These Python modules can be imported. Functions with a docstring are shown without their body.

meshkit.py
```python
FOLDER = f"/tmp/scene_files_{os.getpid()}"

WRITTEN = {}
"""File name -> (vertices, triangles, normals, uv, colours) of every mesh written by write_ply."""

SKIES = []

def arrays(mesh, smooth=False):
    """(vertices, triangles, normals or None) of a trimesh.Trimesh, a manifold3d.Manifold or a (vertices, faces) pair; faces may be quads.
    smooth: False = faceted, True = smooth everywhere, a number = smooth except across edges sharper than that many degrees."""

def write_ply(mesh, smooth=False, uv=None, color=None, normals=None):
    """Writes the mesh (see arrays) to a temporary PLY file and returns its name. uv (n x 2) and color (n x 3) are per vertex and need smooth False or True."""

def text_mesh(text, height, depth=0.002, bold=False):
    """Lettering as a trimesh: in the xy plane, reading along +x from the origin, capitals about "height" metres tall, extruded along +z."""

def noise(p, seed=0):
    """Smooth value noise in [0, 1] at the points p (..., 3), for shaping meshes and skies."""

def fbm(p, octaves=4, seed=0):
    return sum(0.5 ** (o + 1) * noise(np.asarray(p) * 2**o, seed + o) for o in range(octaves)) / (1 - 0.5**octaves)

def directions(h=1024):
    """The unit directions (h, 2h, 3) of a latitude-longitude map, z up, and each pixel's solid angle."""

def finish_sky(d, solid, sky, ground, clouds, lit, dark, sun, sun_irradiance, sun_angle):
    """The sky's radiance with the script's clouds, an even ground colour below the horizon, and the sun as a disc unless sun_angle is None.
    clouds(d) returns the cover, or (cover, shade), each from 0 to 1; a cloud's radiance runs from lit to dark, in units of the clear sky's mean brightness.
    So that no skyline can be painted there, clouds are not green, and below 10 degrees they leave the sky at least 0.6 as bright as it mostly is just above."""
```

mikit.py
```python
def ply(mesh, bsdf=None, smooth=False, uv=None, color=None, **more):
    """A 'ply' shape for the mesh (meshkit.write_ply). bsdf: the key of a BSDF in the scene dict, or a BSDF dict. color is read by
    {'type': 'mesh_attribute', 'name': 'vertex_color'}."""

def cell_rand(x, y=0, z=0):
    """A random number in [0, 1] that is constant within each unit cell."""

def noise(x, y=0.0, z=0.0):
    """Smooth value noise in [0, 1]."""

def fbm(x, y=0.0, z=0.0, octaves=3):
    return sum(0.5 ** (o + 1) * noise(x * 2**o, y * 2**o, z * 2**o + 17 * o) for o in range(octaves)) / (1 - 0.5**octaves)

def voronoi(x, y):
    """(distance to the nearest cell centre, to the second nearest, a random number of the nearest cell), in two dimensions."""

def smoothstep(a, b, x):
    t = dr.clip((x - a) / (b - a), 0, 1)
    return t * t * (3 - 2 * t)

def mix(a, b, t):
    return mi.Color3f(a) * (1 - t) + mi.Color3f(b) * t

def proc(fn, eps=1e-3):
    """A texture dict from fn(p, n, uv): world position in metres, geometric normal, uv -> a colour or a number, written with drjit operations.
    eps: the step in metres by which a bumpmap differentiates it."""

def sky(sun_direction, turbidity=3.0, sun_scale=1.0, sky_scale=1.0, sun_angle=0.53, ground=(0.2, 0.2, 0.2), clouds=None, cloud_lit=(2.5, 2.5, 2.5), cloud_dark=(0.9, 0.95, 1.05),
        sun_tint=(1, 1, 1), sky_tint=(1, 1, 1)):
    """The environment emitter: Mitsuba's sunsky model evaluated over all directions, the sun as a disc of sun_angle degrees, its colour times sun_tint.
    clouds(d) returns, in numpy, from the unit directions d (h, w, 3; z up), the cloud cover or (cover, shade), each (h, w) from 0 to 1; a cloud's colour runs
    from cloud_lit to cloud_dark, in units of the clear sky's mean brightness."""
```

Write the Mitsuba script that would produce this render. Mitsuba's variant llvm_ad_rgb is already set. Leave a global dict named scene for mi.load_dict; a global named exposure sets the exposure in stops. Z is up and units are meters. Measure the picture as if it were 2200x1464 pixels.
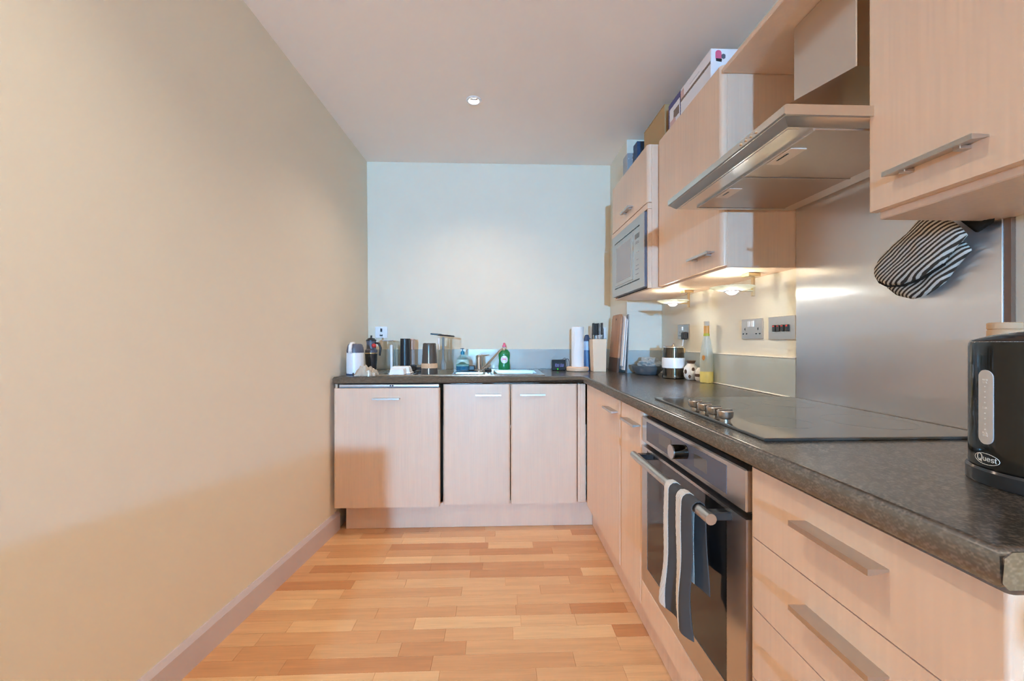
import math, random
import numpy as np, trimesh, mitsuba as mi, drjit as dr
import mikit, meshkit
from shapely.geometry import Polygon, Point, box as sbox
from scipy.spatial import Delaunay, ConvexHull

T = mi.ScalarTransform4f
scene, labels = {}, {}

# ------------------------------------------------------------------ camera, light, exposure
exposure = 0.2
YAW = math.radians(2.02)
scene['camera'] = {'type': 'perspective', 'fov': 2 * math.degrees(math.atan(1100 / 850)), 'fov_axis': 'x', 'near_clip': 0.05,
                   'to_world': T().look_at(origin=[0, 0, 1.12], target=[math.sin(YAW), math.cos(YAW), 1.12], up=[0, 0, 1])}
DOWNLIGHT = [(1850, 1420, 1120), (1950, 1750, 1450), (11800, 9000, 4700), (11800, 9000, 4700)]     # in the order of DOWN: visible downlight, unseen downlight, two added fill lamps
CABINET_LIGHT = (112, 104, 86)      # lamps under the wall cabinets
UNSEEN_LAMP = (1480, 4300, 7900)     # unseen cool lamp, out of view behind the camera, lights the back run

# ------------------------------------------------------------------ materials
def principled(name, color, rough=0.5, metal=0.0, spec=0.5, two=True, **kw):
    b = {'type': 'principled', 'base_color': color if isinstance(color, dict) else {'type': 'rgb', 'value': list(color)},
         'roughness': rough, 'metallic': metal, **({} if spec is None else {'specular': spec}), **kw}
    scene[name] = {'type': 'twosided', 'bsdf': b} if two else b
    return name

def diffuse(name, color):
    scene[name] = {'type': 'twosided', 'bsdf': {'type': 'diffuse', 'reflectance': {'type': 'rgb', 'value': list(color)}}}

def wood_fn(p, n, uv):
    g = mikit.fbm(p.x * 26, p.y * 26, p.z * 1.6, 3)
    s = mikit.noise(p.x * 210, p.y * 210, p.z * 7)
    k = 1 + 0.13 * (g - 0.5) + 0.07 * (s - 0.5)
    return mi.Color3f(0.720, 0.503, 0.362) * mi.Color3f(k, k * (1 - 0.03 * (g - 0.5)), k * (1 - 0.08 * (g - 0.5)))

def floor_fn(p, n, uv):
    t = uv.x
    g = mikit.fbm(p.x * 5 + t * 91, p.y * 70, t * 37, 3)
    s = mikit.noise(p.x * 16 + t * 53, p.y * 330, t * 11)
    k = 1 + 0.20 * (g - 0.5) + 0.10 * (s - 0.5)
    return mikit.mix((0.540, 0.240, 0.100), (0.780, 0.480, 0.245), dr.clip(t, 0, 1)) * mi.Color3f(k, k, k)

def far_floor_fn(p, n, uv):
    r = dr.floor(p.y / 0.065)
    t = mikit.cell_rand(p.x / 0.45 + mikit.cell_rand(r) * 7, r)
    wood = mikit.mix((0.540, 0.240, 0.100), (0.780, 0.480, 0.245), t)
    return dr.select(p.y < -0.25, mi.Color3f(0.74, 0.68, 0.60), wood)      # unseen pale floor area, added to bounce light up to the ceiling

def worktop_fn(p, n, uv):
    a = mikit.noise(p.x * 420, p.y * 420, p.z * 420)
    b = mikit.noise(p.x * 160 + 5, p.y * 160, p.z * 160)
    c = mikit.smoothstep(0.35, 0.95, a * 0.6 + b * 0.4)
    return mikit.mix((0.020, 0.015, 0.011), (0.092, 0.070, 0.054), c)

def stripe_fn(p, n, uv):
    w = 0.0035 * (mikit.noise(p.y * 30, p.z * 30, 3) - 0.5)
    t = (p.y * 0.584 + p.z * 0.812 + w) / 0.0088
    f = t - dr.floor(t)
    k = mikit.smoothstep(0.42, 0.5, f) * (1 - mikit.smoothstep(0.92, 1.0, f))
    return mikit.mix((0.060, 0.042, 0.032), (0.66, 0.60, 0.52), k)

def steel_fn(p, n, uv):
    return mi.Float(0.24) + 0.08 * mikit.noise(p.x * 9, p.y * 14, p.z * 2.5) + 0.05 * mikit.noise(p.x * 50, p.y * 50, p.z * 8)

def board_fn(p, n, uv):
    g = mikit.fbm(p.y * 30, p.z * 4, p.x * 10, 3)
    return mikit.mix((0.30, 0.13, 0.07), (0.50, 0.26, 0.14), g)

principled('wood', mikit.proc(wood_fn), 0.36, spec=0.45)
principled('parquet', mikit.proc(floor_fn), 0.30, spec=0.5)
principled('far_parquet', mikit.proc(far_floor_fn), 0.34, spec=0.5)
principled('laminate', mikit.proc(worktop_fn), 0.20, spec=None, eta=2.4, clearcoat=1.0, clearcoat_gloss=0.95)
principled('striped_cotton', mikit.proc(stripe_fn), 0.9, spec=0.1)
principled('steel_sheet', (0.80, 0.755, 0.73), mikit.proc(steel_fn), metal=1.0, anisotropic=0.85)
principled('board_wood', mikit.proc(board_fn), 0.5)
diffuse('wall_paint', (0.79, 0.730, 0.615))
diffuse('back_paint', (0.775, 0.690, 0.555))
diffuse('ceiling_paint', (0.93, 0.87, 0.82))
principled('skirting_paint', (0.58, 0.52, 0.55), 0.4)
principled('white_paint', (0.82, 0.81, 0.79), 0.45)
principled('splash_glass', (0.47, 0.51, 0.50), 0.10, spec=0.7)
principled('white_sealant', (0.82, 0.80, 0.74), 0.4)
principled('aluminium', (0.62, 0.58, 0.55), 0.33, metal=1.0)
principled('satin_steel', (0.60, 0.55, 0.50), 0.28, metal=1.0)
principled('hood_steel', (0.76, 0.70, 0.63), 0.20, metal=1.0)
principled('chrome', (0.78, 0.77, 0.76), 0.08, metal=1.0)
principled('dark_chrome', (0.13, 0.115, 0.10), 0.08, metal=1.0)
principled('kettle_shell', (0.010, 0.008, 0.006), 0.05, spec=0.5)
principled('filter_mesh', (0.58, 0.47, 0.385), 0.42, metal=1.0)
principled('black_glass', (0.012, 0.012, 0.014), 0.05, spec=0.6)
principled('hob_glass', (0.17, 0.155, 0.14), 0.07, metal=0.75, spec=1.0, clearcoat=1.0, clearcoat_gloss=0.98)
principled('beige_plastic', (0.72, 0.60, 0.50), 0.45)
principled('night_pane', (0.03, 0.035, 0.05), 0.08)
principled('zone_print', (0.16, 0.15, 0.145), 0.12, metal=0.5)
principled('black_plastic', (0.016, 0.016, 0.018), 0.35)
principled('black_gloss', (0.012, 0.012, 0.014), 0.12, clearcoat=0.6)
principled('grey_plastic', (0.10, 0.10, 0.13), 0.4)
principled('mid_grey', (0.33, 0.33, 0.34), 0.4)
principled('white_plastic', (0.80, 0.80, 0.81), 0.3)
principled('gauge_plastic', (0.52, 0.51, 0.52), 0.35)
principled('brown_board', (0.20, 0.11, 0.07), 0.7)
principled('dark_gap', (0.03, 0.025, 0.02), 0.8)
principled('towel_dark', (0.072, 0.068, 0.070), 0.95, spec=0.1)
principled('towel_light', (0.60, 0.55, 0.50), 0.95, spec=0.1)
principled('dark_cotton', (0.022, 0.018, 0.016), 0.9, spec=0.1)
principled('cork', (0.62, 0.40, 0.24), 0.7)
principled('light_wood', (0.74, 0.50, 0.33), 0.5)
principled('pale_wood', (0.80, 0.58, 0.40), 0.45)
principled('cardboard', (0.44, 0.27, 0.13), 0.8, spec=0.2)
principled('white_card', (0.78, 0.74, 0.74), 0.5)
principled('navy', (0.030, 0.060, 0.130), 0.45)
principled('indigo', (0.075, 0.065, 0.190), 0.45)
principled('brown_print', (0.20, 0.13, 0.10), 0.6)
principled('blush_print', (0.62, 0.40, 0.36), 0.6)
principled('red', (0.60, 0.035, 0.03), 0.35)
principled('pink', (0.72, 0.12, 0.22), 0.3)
principled('teal', (0.02, 0.22, 0.34), 0.3)
principled('green_liquid', (0.006, 0.20, 0.055), 0.12, clearcoat=0.8)
principled('blue_liquid', (0.02, 0.20, 0.38), 0.12, clearcoat=0.8)
principled('mint_label', (0.42, 0.62, 0.58), 0.35)
principled('yellow_liquid', (0.92, 0.80, 0.26), 0.10, clearcoat=0.8)
principled('orange_label', (0.62, 0.28, 0.07), 0.5)
principled('olive_label', (0.42, 0.40, 0.04), 0.5)
principled('foil', (0.62, 0.55, 0.46), 0.25, metal=0.85)
principled('beige_label', (0.50, 0.41, 0.31), 0.6)
principled('brass', (0.80, 0.60, 0.36), 0.2, metal=1.0)
principled('copper', (0.62, 0.44, 0.38), 0.35, metal=0.6)
principled('smoked_plastic', (0.060, 0.045, 0.036), 0.10, clearcoat=0.8)
principled('bowl_glaze', (0.085, 0.095, 0.105), 0.25)
principled('ceramic', (0.78, 0.74, 0.70), 0.2, clearcoat=0.5)
principled('brown_glaze', (0.085, 0.045, 0.03), 0.3)
principled('blue_plastic', (0.12, 0.20, 0.36), 0.3)
principled('pale_blue', (0.50, 0.60, 0.76), 0.35)
principled('paper', (0.86, 0.85, 0.84), 0.9, spec=0.1)
principled('purple_screen', (0.30, 0.25, 0.62), 0.4)
scene['clear_glass'] = {'type': 'thindielectric', 'specular_transmittance': {'type': 'rgb', 'value': [0.86, 0.89, 0.88]}}
scene['milky_glass'] = {'type': 'principledthin', 'base_color': {'type': 'rgb', 'value': [0.93, 0.95, 0.90]}, 'roughness': 0.12, 'diff_trans': 0.9, 'spec_trans': 0.55, 'eta': 1.5}
scene['soap_plastic'] = {'type': 'thindielectric', 'specular_transmittance': {'type': 'rgb', 'value': [0.70, 0.84, 0.84]}}
scene['frosted_glass'] = {'type': 'principledthin', 'base_color': {'type': 'rgb', 'value': [0.88, 0.90, 0.80]}, 'roughness': 0.35, 'diff_trans': 1.1, 'spec_trans': 0.25, 'eta': 1.5}
scene['film_bag'] = {'type': 'principledthin', 'base_color': {'type': 'rgb', 'value': [0.80, 0.86, 0.90]}, 'roughness': 0.15, 'diff_trans': 0.6, 'spec_trans': 0.55, 'eta': 1.45}

# ------------------------------------------------------------------ scene helpers
def numbered(name):
    if name not in scene and name not in labels and not any(k.startswith(name + '__') for k in scene):
        return name
    i = 1
    while True:
        k = f'{name}_{i:03d}'
        if k not in scene and k not in labels and not any(q.startswith(k + '__') for q in scene):
            return k
        i += 1

def thing(name, label, cat, group=None):
    k = numbered(name)
    labels[k] = {'label': label, 'category': cat}
    if group:
        labels[k]['group'] = group
    return k

def add(parent, name, mesh, mat, smooth=False, label=None, **kw):
    k = numbered(f'{parent}__{name}' if parent else name)
    scene[k] = mikit.ply(mesh, mat, smooth=smooth, **kw)
    if label:
        labels[k] = {'label': label}
    return k

def solo(name, label, cat, mesh, mat, smooth=False, group=None):
    k = thing(name, label, cat, group)
    scene[k] = mikit.ply(mesh, mat, smooth=smooth)
    return k

def struct(name, mesh, mat, smooth=False):
    scene[name] = mikit.ply(mesh, mat, smooth=smooth)
    labels[name] = {'kind': 'structure'}
    return name

# ------------------------------------------------------------------ mesh helpers
cat_ = trimesh.util.concatenate

def hull(pts):
    return trimesh.convex.convex_hull(np.asarray(pts, float))

def box(x0, x1, y0, y1, z0, z1, b=0.0015):
    d = [x1 - x0, y1 - y0, z1 - z0]
    b = min(b, 0.3 * min(d))
    if b <= 1e-5:
        m = trimesh.creation.box(d)
        m.apply_translation([(x0 + x1) / 2, (y0 + y1) / 2, (z0 + z1) / 2])
        return m
    c = np.array([[x0, x1], [y0, y1], [z0, z1]])
    pts = []
    for i in (0, 1):
        for j in (0, 1):
            for k in (0, 1):
                p = np.array([c[0, i], c[1, j], c[2, k]])
                s = np.array([1 - 2 * i, 1 - 2 * j, 1 - 2 * k]) * b
                for a in range(3):
                    q = p + s
                    q[a] = p[a]
                    pts.append(q)
    return hull(pts)

def prism(poly, z0, z1):
    m = trimesh.creation.extrude_polygon(poly if isinstance(poly, Polygon) else Polygon(poly), z1 - z0)
    m.apply_translation([0, 0, z0])
    return m

AX = {'x': np.array([[0, 0, 1, 0], [1, 0, 0, 0], [0, 1, 0, 0], [0, 0, 0, 1.0]]),    # local (u,v,w) -> (w,u,v): profile in YZ, extruded along X
      'y': np.array([[1, 0, 0, 0], [0, 0, -1, 0], [0, 1, 0, 0], [0, 0, 0, 1.0]])}   # profile in XZ, extruded along -Y

def prism_x(poly, x0, x1):
    m = prism(poly, x0, x1)
    m.apply_transform(AX['x'])
    return m

def prism_y(poly, y0, y1):
    m = prism(poly, -y1, -y0)
    m.apply_transform(AX['y'])
    return m

def lathe(profile, cx, cy, n=40, close=True):
    p = [(max(r, 0.0), z) for r, z in profile]
    m = trimesh.creation.revolve(np.array(p), sections=n)
    if m.is_watertight and m.volume < 0:
        m.invert()
    m.apply_translation([cx, cy, 0])
    return m

def cyl(p0, p1, r, n=24):
    m = trimesh.creation.cylinder(r, segment=[p0, p1], sections=n)
    return m

def tube(pts, r, n=12):
    p = np.asarray(pts, float)
    rr = np.broadcast_to(np.asarray(r, float), (len(p),))
    t = np.gradient(p, axis=0)
    t /= np.linalg.norm(t, axis=1, keepdims=True)
    ref = np.array([0.31, 0.17, 0.93])
    a = np.cross(t, ref); a /= np.linalg.norm(a, axis=1, keepdims=True)
    b = np.cross(t, a)
    g = np.arange(n) * 2 * np.pi / n
    v = p[:, None] + rr[:, None, None] * (np.cos(g)[None, :, None] * a[:, None] + np.sin(g)[None, :, None] * b[:, None])
    v = v.reshape(-1, 3)
    f = []
    for i in range(len(p) - 1):
        for j in range(n):
            q = [i * n + j, i * n + (j + 1) % n, (i + 1) * n + (j + 1) % n, (i + 1) * n + j]
            f += [[q[0], q[1], q[2]], [q[0], q[2], q[3]]]
    v = np.vstack([v, p[:1], p[-1:]])
    c0, c1, e = len(v) - 2, len(v) - 1, (len(p) - 1) * n
    for j in range(n):
        f += [[c0, (j + 1) % n, j], [c1, e + j, e + (j + 1) % n]]
    m = trimesh.Trimesh(v, np.array(f), process=False)
    m.fix_normals()
    return m

def round_front(w0, w1, back, front, r=0.017, n=6, r0=None):
    """Plan of a door: straight back, front corners rounded. Coordinates (along, depth)."""
    s = 1 if front > back else -1
    pts = [(w0, back), (w1, back)]
    for i in range(n + 1):
        a = i / n * math.pi / 2
        pts.append((w1 - r + r * math.cos(a), front - s * r + s * r * math.sin(a)))
    r = r if r0 is None else r0
    for i in range(n + 1):
        a = math.pi / 2 - i / n * math.pi / 2
        pts.append((w0 + r - r * math.cos(a), front - s * r + s * r * math.sin(a)))
    return pts

def door_x(xf, y0, y1, z0, z1, t=0.022, r=0.017, r0=None):           # faces -X
    return prism([(d, w) for w, d in round_front(y0, y1, xf + t, xf, r, r0=r0)], z0, z1)

def door_y(yf, x0, x1, z0, z1, t=0.022, r=0.012):           # faces -Y
    return prism(round_front(x0, x1, yf + t, yf, r), z0, z1)

def handle_x(xf, y0, y1, z):                                # strip handle on a front that faces -X; top at z
    m = prism([(0.0, -0.001), (-0.030, 0), (-0.030, -0.009), (-0.026, -0.009), (0, -0.0045)], y0, y1)
    m.apply_transform(np.array([[1, 0, 0, xf], [0, 0, 1, 0], [0, 1, 0, z], [0, 0, 0, 1.0]]))
    m.invert()
    f = [box(xf - 0.020, xf + 0.002, y + s * 0.03 - 0.006, y + s * 0.03 + 0.006, z - 0.013, z - 0.006, 0.001) for y, s in ((y0, 1), (y1, -1))]
    return cat_([m] + f)

def handle_y(yf, x0, x1, z):
    m = handle_x(0.0, -x1, -x0, 0.0)
    m.apply_transform(np.array([[0, -1, 0, 0], [1, 0, 0, yf], [0, 0, 1, z], [0, 0, 0, 1.0]]))
    return m

def panels(x0, x1, y0, y1, z0, z1, open_side, t=0.018):
    """A cupboard carcass of boards, open on 'x' (-X), 'y' (-Y)."""
    b = [box(x0, x1, y0, y1, z0, z0 + t, 0.0005), box(x0, x1, y0, y1, z1 - t, z1, 0.0005)]
    if open_side == 'x':
        b += [box(x0, x1, y0, y0 + t, z0 + t, z1 - t, 0.0005), box(x0, x1, y1 - t, y1, z0 + t, z1 - t, 0.0005), box(x1 - 0.008, x1, y0 + t, y1 - t, z0 + t, z1 - t, 0)]
    else:
        b += [box(x0, x0 + t, y0, y1, z0 + t, z1 - t, 0.0005), box(x1 - t, x1, y0, y1, z0 + t, z1 - t, 0.0005), box(x0 + t, x1 - t, y1 - 0.008, y1, z0 + t, z1 - t, 0)]
    return cat_(b)

def puff(poly, thick, d_in, step, to3d, wrinkle=0.0, seed=0):
    """A padded flat piece: poly in a plane (u, v), thickness rising from its edge; to3d(u, v, h) places it."""
    P = Polygon(poly).buffer(0)
    ring = P.exterior
    L = ring.length
    edge = np.array([ring.interpolate(s).coords[0] for s in np.arange(0, L, step)])
    x0, y0, x1, y1 = P.bounds
    gx, gy = np.meshgrid(np.arange(x0, x1, step), np.arange(y0, y1, step))
    Q = P.buffer(-step * 0.55)
    ins = np.array([p for p in np.c_[gx.ravel(), gy.ravel()] if Q.contains(Point(p))])
    pts = np.vstack([edge, ins])
    tri = Delaunay(pts).simplices
    tri = np.array([t for t in tri if P.buffer(1e-6).contains(Point(pts[t].mean(0)))])
    d = np.array([ring.distance(Point(p)) for p in pts]); d[:len(edge)] = 0
    k = np.clip(d / d_in, 0, 1)
    h = thick / 2 * np.sqrt(1 - (1 - k) ** 2)
    w = wrinkle * (meshkit.fbm(np.c_[pts * 22, np.full(len(pts), seed)], 3) - 0.5) * k
    a = np.array([to3d(u, v, hh) for (u, v), hh in zip(pts, h + w)])
    b = np.array([to3d(u, v, hh) for (u, v), hh in zip(pts, -h + w)])
    n = len(pts)
    back = np.arange(n) + n
    back[:len(edge)] = np.arange(len(edge))
    f = np.vstack([tri, back[tri][:, ::-1]])
    m = trimesh.Trimesh(np.vstack([a, b]), f, process=False)
    m.remove_unreferenced_vertices()
    m.fix_normals()
    return m

def wrap(mesh, cx, cy, r, deg, z, tilt=0.0):
    """Bends a flat label (xy plane, thickness +z) round an upright cylinder; its origin lands at the angle and height given. Reads from outside."""
    v = np.array(mesh.vertices)
    c, s = math.cos(tilt), math.sin(tilt)
    x, y = v[:, 0] * c - v[:, 1] * s, v[:, 0] * s + v[:, 1] * c
    a = math.radians(deg) + x / r
    rr = r + v[:, 2]
    return trimesh.Trimesh(np.c_[cx + rr * np.cos(a), cy + rr * np.sin(a), z + y], mesh.faces, process=False)

def flat_grid(poly, depth, step):
    """A flat piece cut finely enough to be bent."""
    P = poly if isinstance(poly, Polygon) else Polygon(poly)
    m = trimesh.creation.extrude_polygon(P, depth)
    return m.subdivide_to_size(step)

def capsule(w, h, n=10):
    return Point(0, -h / 2 + w / 2).buffer(w / 2, n).union(Point(0, h / 2 - w / 2).buffer(w / 2, n)).convex_hull

# ------------------------------------------------------------------ the room
CEIL, YB, YR, XL2 = 2.44, 2.955, -6.6, 3.2
def wall_foot(y):                                           # the left wall runs a little out of true
    return -0.949 - 0.103 * (2.43 - min(max(y, 0.6), 2.43))
def wall_head(y):
    return -0.967 - 0.0146 * (2.94 - min(max(y, 0.6), 2.94))

def left_wall():
    ys = np.concatenate([[YR], np.linspace(0.2, YB + 0.1, 30)])
    zs = np.linspace(-0.02, CEIL + 0.02, 12)
    v, f = [], []
    for y in ys:
        for z in zs:
            k = z / CEIL
            v.append([wall_foot(y) * (1 - k) + wall_head(y) * k, y, z])
    n = len(zs)
    for i in range(len(ys) - 1):
        for j in range(n - 1):
            f.append([i * n + j, (i + 1) * n + j, (i + 1) * n + j + 1, i * n + j + 1])
    outer = [[p[0] - 0.12, p[1], p[2]] for p in v]
    N = len(v)
    f += [[a + N, d + N, c + N, b + N] for a, b, c, d in f]
    m = trimesh.Trimesh(np.array(v + outer), np.vstack([np.array(f)[:, [0, 1, 2]], np.array(f)[:, [0, 2, 3]]]), process=False)
    return m
struct('wall_left', left_wall(), 'wall_paint', smooth=True)
struct('wall_back', box(-1.2, 1.2, YB, YB + 0.1, -0.02, CEIL + 0.02, 0), 'back_paint')
struct('wall_column', box(0.845, 1.08, 2.57, YB, 0, CEIL + 0.01, 0.002), 'wall_paint')
struct('wall_right', box(1.08, 1.2, 0.12, YB, -0.02, CEIL + 0.02, 0.002), 'wall_paint')
struct('wall_right_living', box(XL2, XL2 + 0.1, YR, 0.4, -0.02, CEIL + 0.02, 0), 'wall_paint')
struct('wall_front_living', box(1.2, XL2 + 0.1, 0.3, 0.4, -0.02, CEIL + 0.02, 0), 'wall_paint')
DOWN = [(-0.133, 2.18), (-0.35, 0.55), (0.25, -2.4), (1.9, -2.6)]  # only the first is in view; the last two are added fill
P = sbox(-1.35, YR - 0.1, XL2 + 0.1, YB + 0.1)
for x, y in DOWN:
    P = P.difference(Point(x, y).buffer(0.034, 12))
struct('ceiling', prism(P, CEIL, CEIL + 0.1), 'ceiling_paint')
# rear wall with its window
W = (0.0, 2.7, 0.75, 2.2)
rear = Polygon([(-1.35, -0.02), (XL2 + 0.1, -0.02), (XL2 + 0.1, CEIL + 0.02), (-1.35, CEIL + 0.02)], [[(W[0], W[2]), (W[1], W[2]), (W[1], W[3]), (W[0], W[3])]])
struct('wall_rear', prism_y(rear, YR - 0.1, YR), 'wall_paint')
fr = Polygon([(W[0], W[2]), (W[1], W[2]), (W[1], W[3]), (W[0], W[3])], [[(W[0] + .06, W[2] + .06), (1.32, W[2] + .06), (1.32, W[3] - .06), (W[0] + .06, W[3] - .06)],
                                                                     [(1.38, W[2] + .06), (W[1] - .06, W[2] + .06), (W[1] - .06, W[3] - .06), (1.38, W[3] - .06)]])
struct('window_1', prism_y(fr, YR - 0.07, YR - 0.02), 'white_paint')
for a, b in ((W[0] + .06, 1.32), (1.38, W[1] - .06)):
    q = trimesh.Trimesh([[a, YR - .045, W[2] + .06], [b, YR - .045, W[2] + .06], [b, YR - .045, W[3] - .06], [a, YR - .045, W[3] - .06]], [[0, 2, 1], [0, 3, 2]], process=False)
    add('window_1', 'pane', q, 'night_pane')

# floor: a base slab, and parquet strips laid on it one by one in the kitchen
struct('floor', cat_([box(-1.35, XL2 + 0.1, YR - 0.1, 0.63, -0.1, 0, 0), box(-1.35, 1.2, 0.63, YB + 0.1, -0.1, -0.004, 0)]), 'far_parquet')
rng = random.Random(7)
ROW = 0.0652
y, row = 0.632, 0
while y < 2.385:
    x = -1.14 - rng.random() * 0.4
    while x < 0.575:
        L = rng.choice([0.24, 0.33, 0.42, 0.48, 0.55]) * (0.9 + 0.2 * rng.random())
        a, b = max(x, -1.12), min(x + L, 0.60)
        tone = min(max(rng.gauss(0.5, 0.27), 0.0), 1.0)
        if b - a > 0.02:
            m = box(a + 0.0003, b - 0.0003, y + 0.0002, min(y + ROW, 2.40) - 0.0002, -0.012, 0.0 + rng.uniform(-0.0002, 0.0002), 0.0005)
            uv = np.tile([tone, 0.5], (len(m.vertices), 1))
            add('floor', 'strip', m, 'parquet', uv=uv)
        x += L
    y += ROW
    row += 1

# skirting on the left wall
def skirting():
    prof = [(0.0, 0.0), (0.018, 0.0), (0.018, 0.092), (0.006, 0.110), (0.0, 0.110)]
    ys = np.concatenate([[YR], np.linspace(0.3, 2.383, 16)])
    v = [[wall_foot(y) * (1 - pz / CEIL) + wall_head(y) * pz / CEIL + px - (0.002 if px == 0 else 0), y, pz] for y in ys for px, pz in prof]
    n, f = len(prof), []
    for i in range(len(ys) - 1):
        for j in range(n):
            a, b, c, d = i * n + j, i * n + (j + 1) % n, (i + 1) * n + (j + 1) % n, (i + 1) * n + j
            f += [[a, b, c], [a, c, d]]
    e = (len(ys) - 1) * n
    f += [[0, 2, 1], [0, 3, 2], [0, 4, 3], [e, e + 1, e + 2], [e, e + 2, e + 3], [e, e + 3, e + 4]]
    m = trimesh.Trimesh(np.array(v), np.array(f), process=False)
    m.fix_normals()
    return m
struct('baseboard_left', skirting(), 'skirting_paint')

# ceiling downlights: first in view, second unseen over the drawers, last two added as fill
for i, (x, y) in enumerate(DOWN):
    lab = ['round recessed halogen downlight glowing in the kitchen ceiling', 'unseen ceiling downlight out of view, lighting the drawer fronts', 'added fill downlight behind the camera in the middle of the room',
           'added fill downlight behind the camera, further to the right'][i]
    d = thing('ceiling_downlight', lab, 'ceiling light')
    add(d, 'trim_ring', lathe([(0.0300, CEIL - 0.0005), (0.0310, CEIL - 0.004), (0.040, CEIL - 0.004), (0.0435, CEIL - 0.0005), (0.0300, CEIL - 0.0005)], x, y, 40), 'white_plastic', smooth=30)
    add(d, 'reflector_can', lathe([(0.0315, CEIL - 0.001), (0.0325, CEIL + 0.02), (0.030, CEIL + 0.035), (0.0, CEIL + 0.04)], x, y, 32), 'chrome', smooth=30)
    g = np.linspace(0, 2 * np.pi, 29)[:-1]
    disc = trimesh.Trimesh(np.vstack([np.c_[x + 0.025 * np.cos(g), y + 0.025 * np.sin(g), np.full(28, CEIL + 0.024)], [[x, y, CEIL + 0.0235]]]),
                           [[28, (k + 1) % 28, k] for k in range(28)], process=False)      # the lens faces the room
    add(d, 'bulb', disc, 'white_plastic', emitter={'type': 'area', 'sampling_weight': (2.0, 2.5, 1.0, 1.0)[i], 'radiance': {'type': 'rgb', 'value': list(DOWNLIGHT[i])}})

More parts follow.
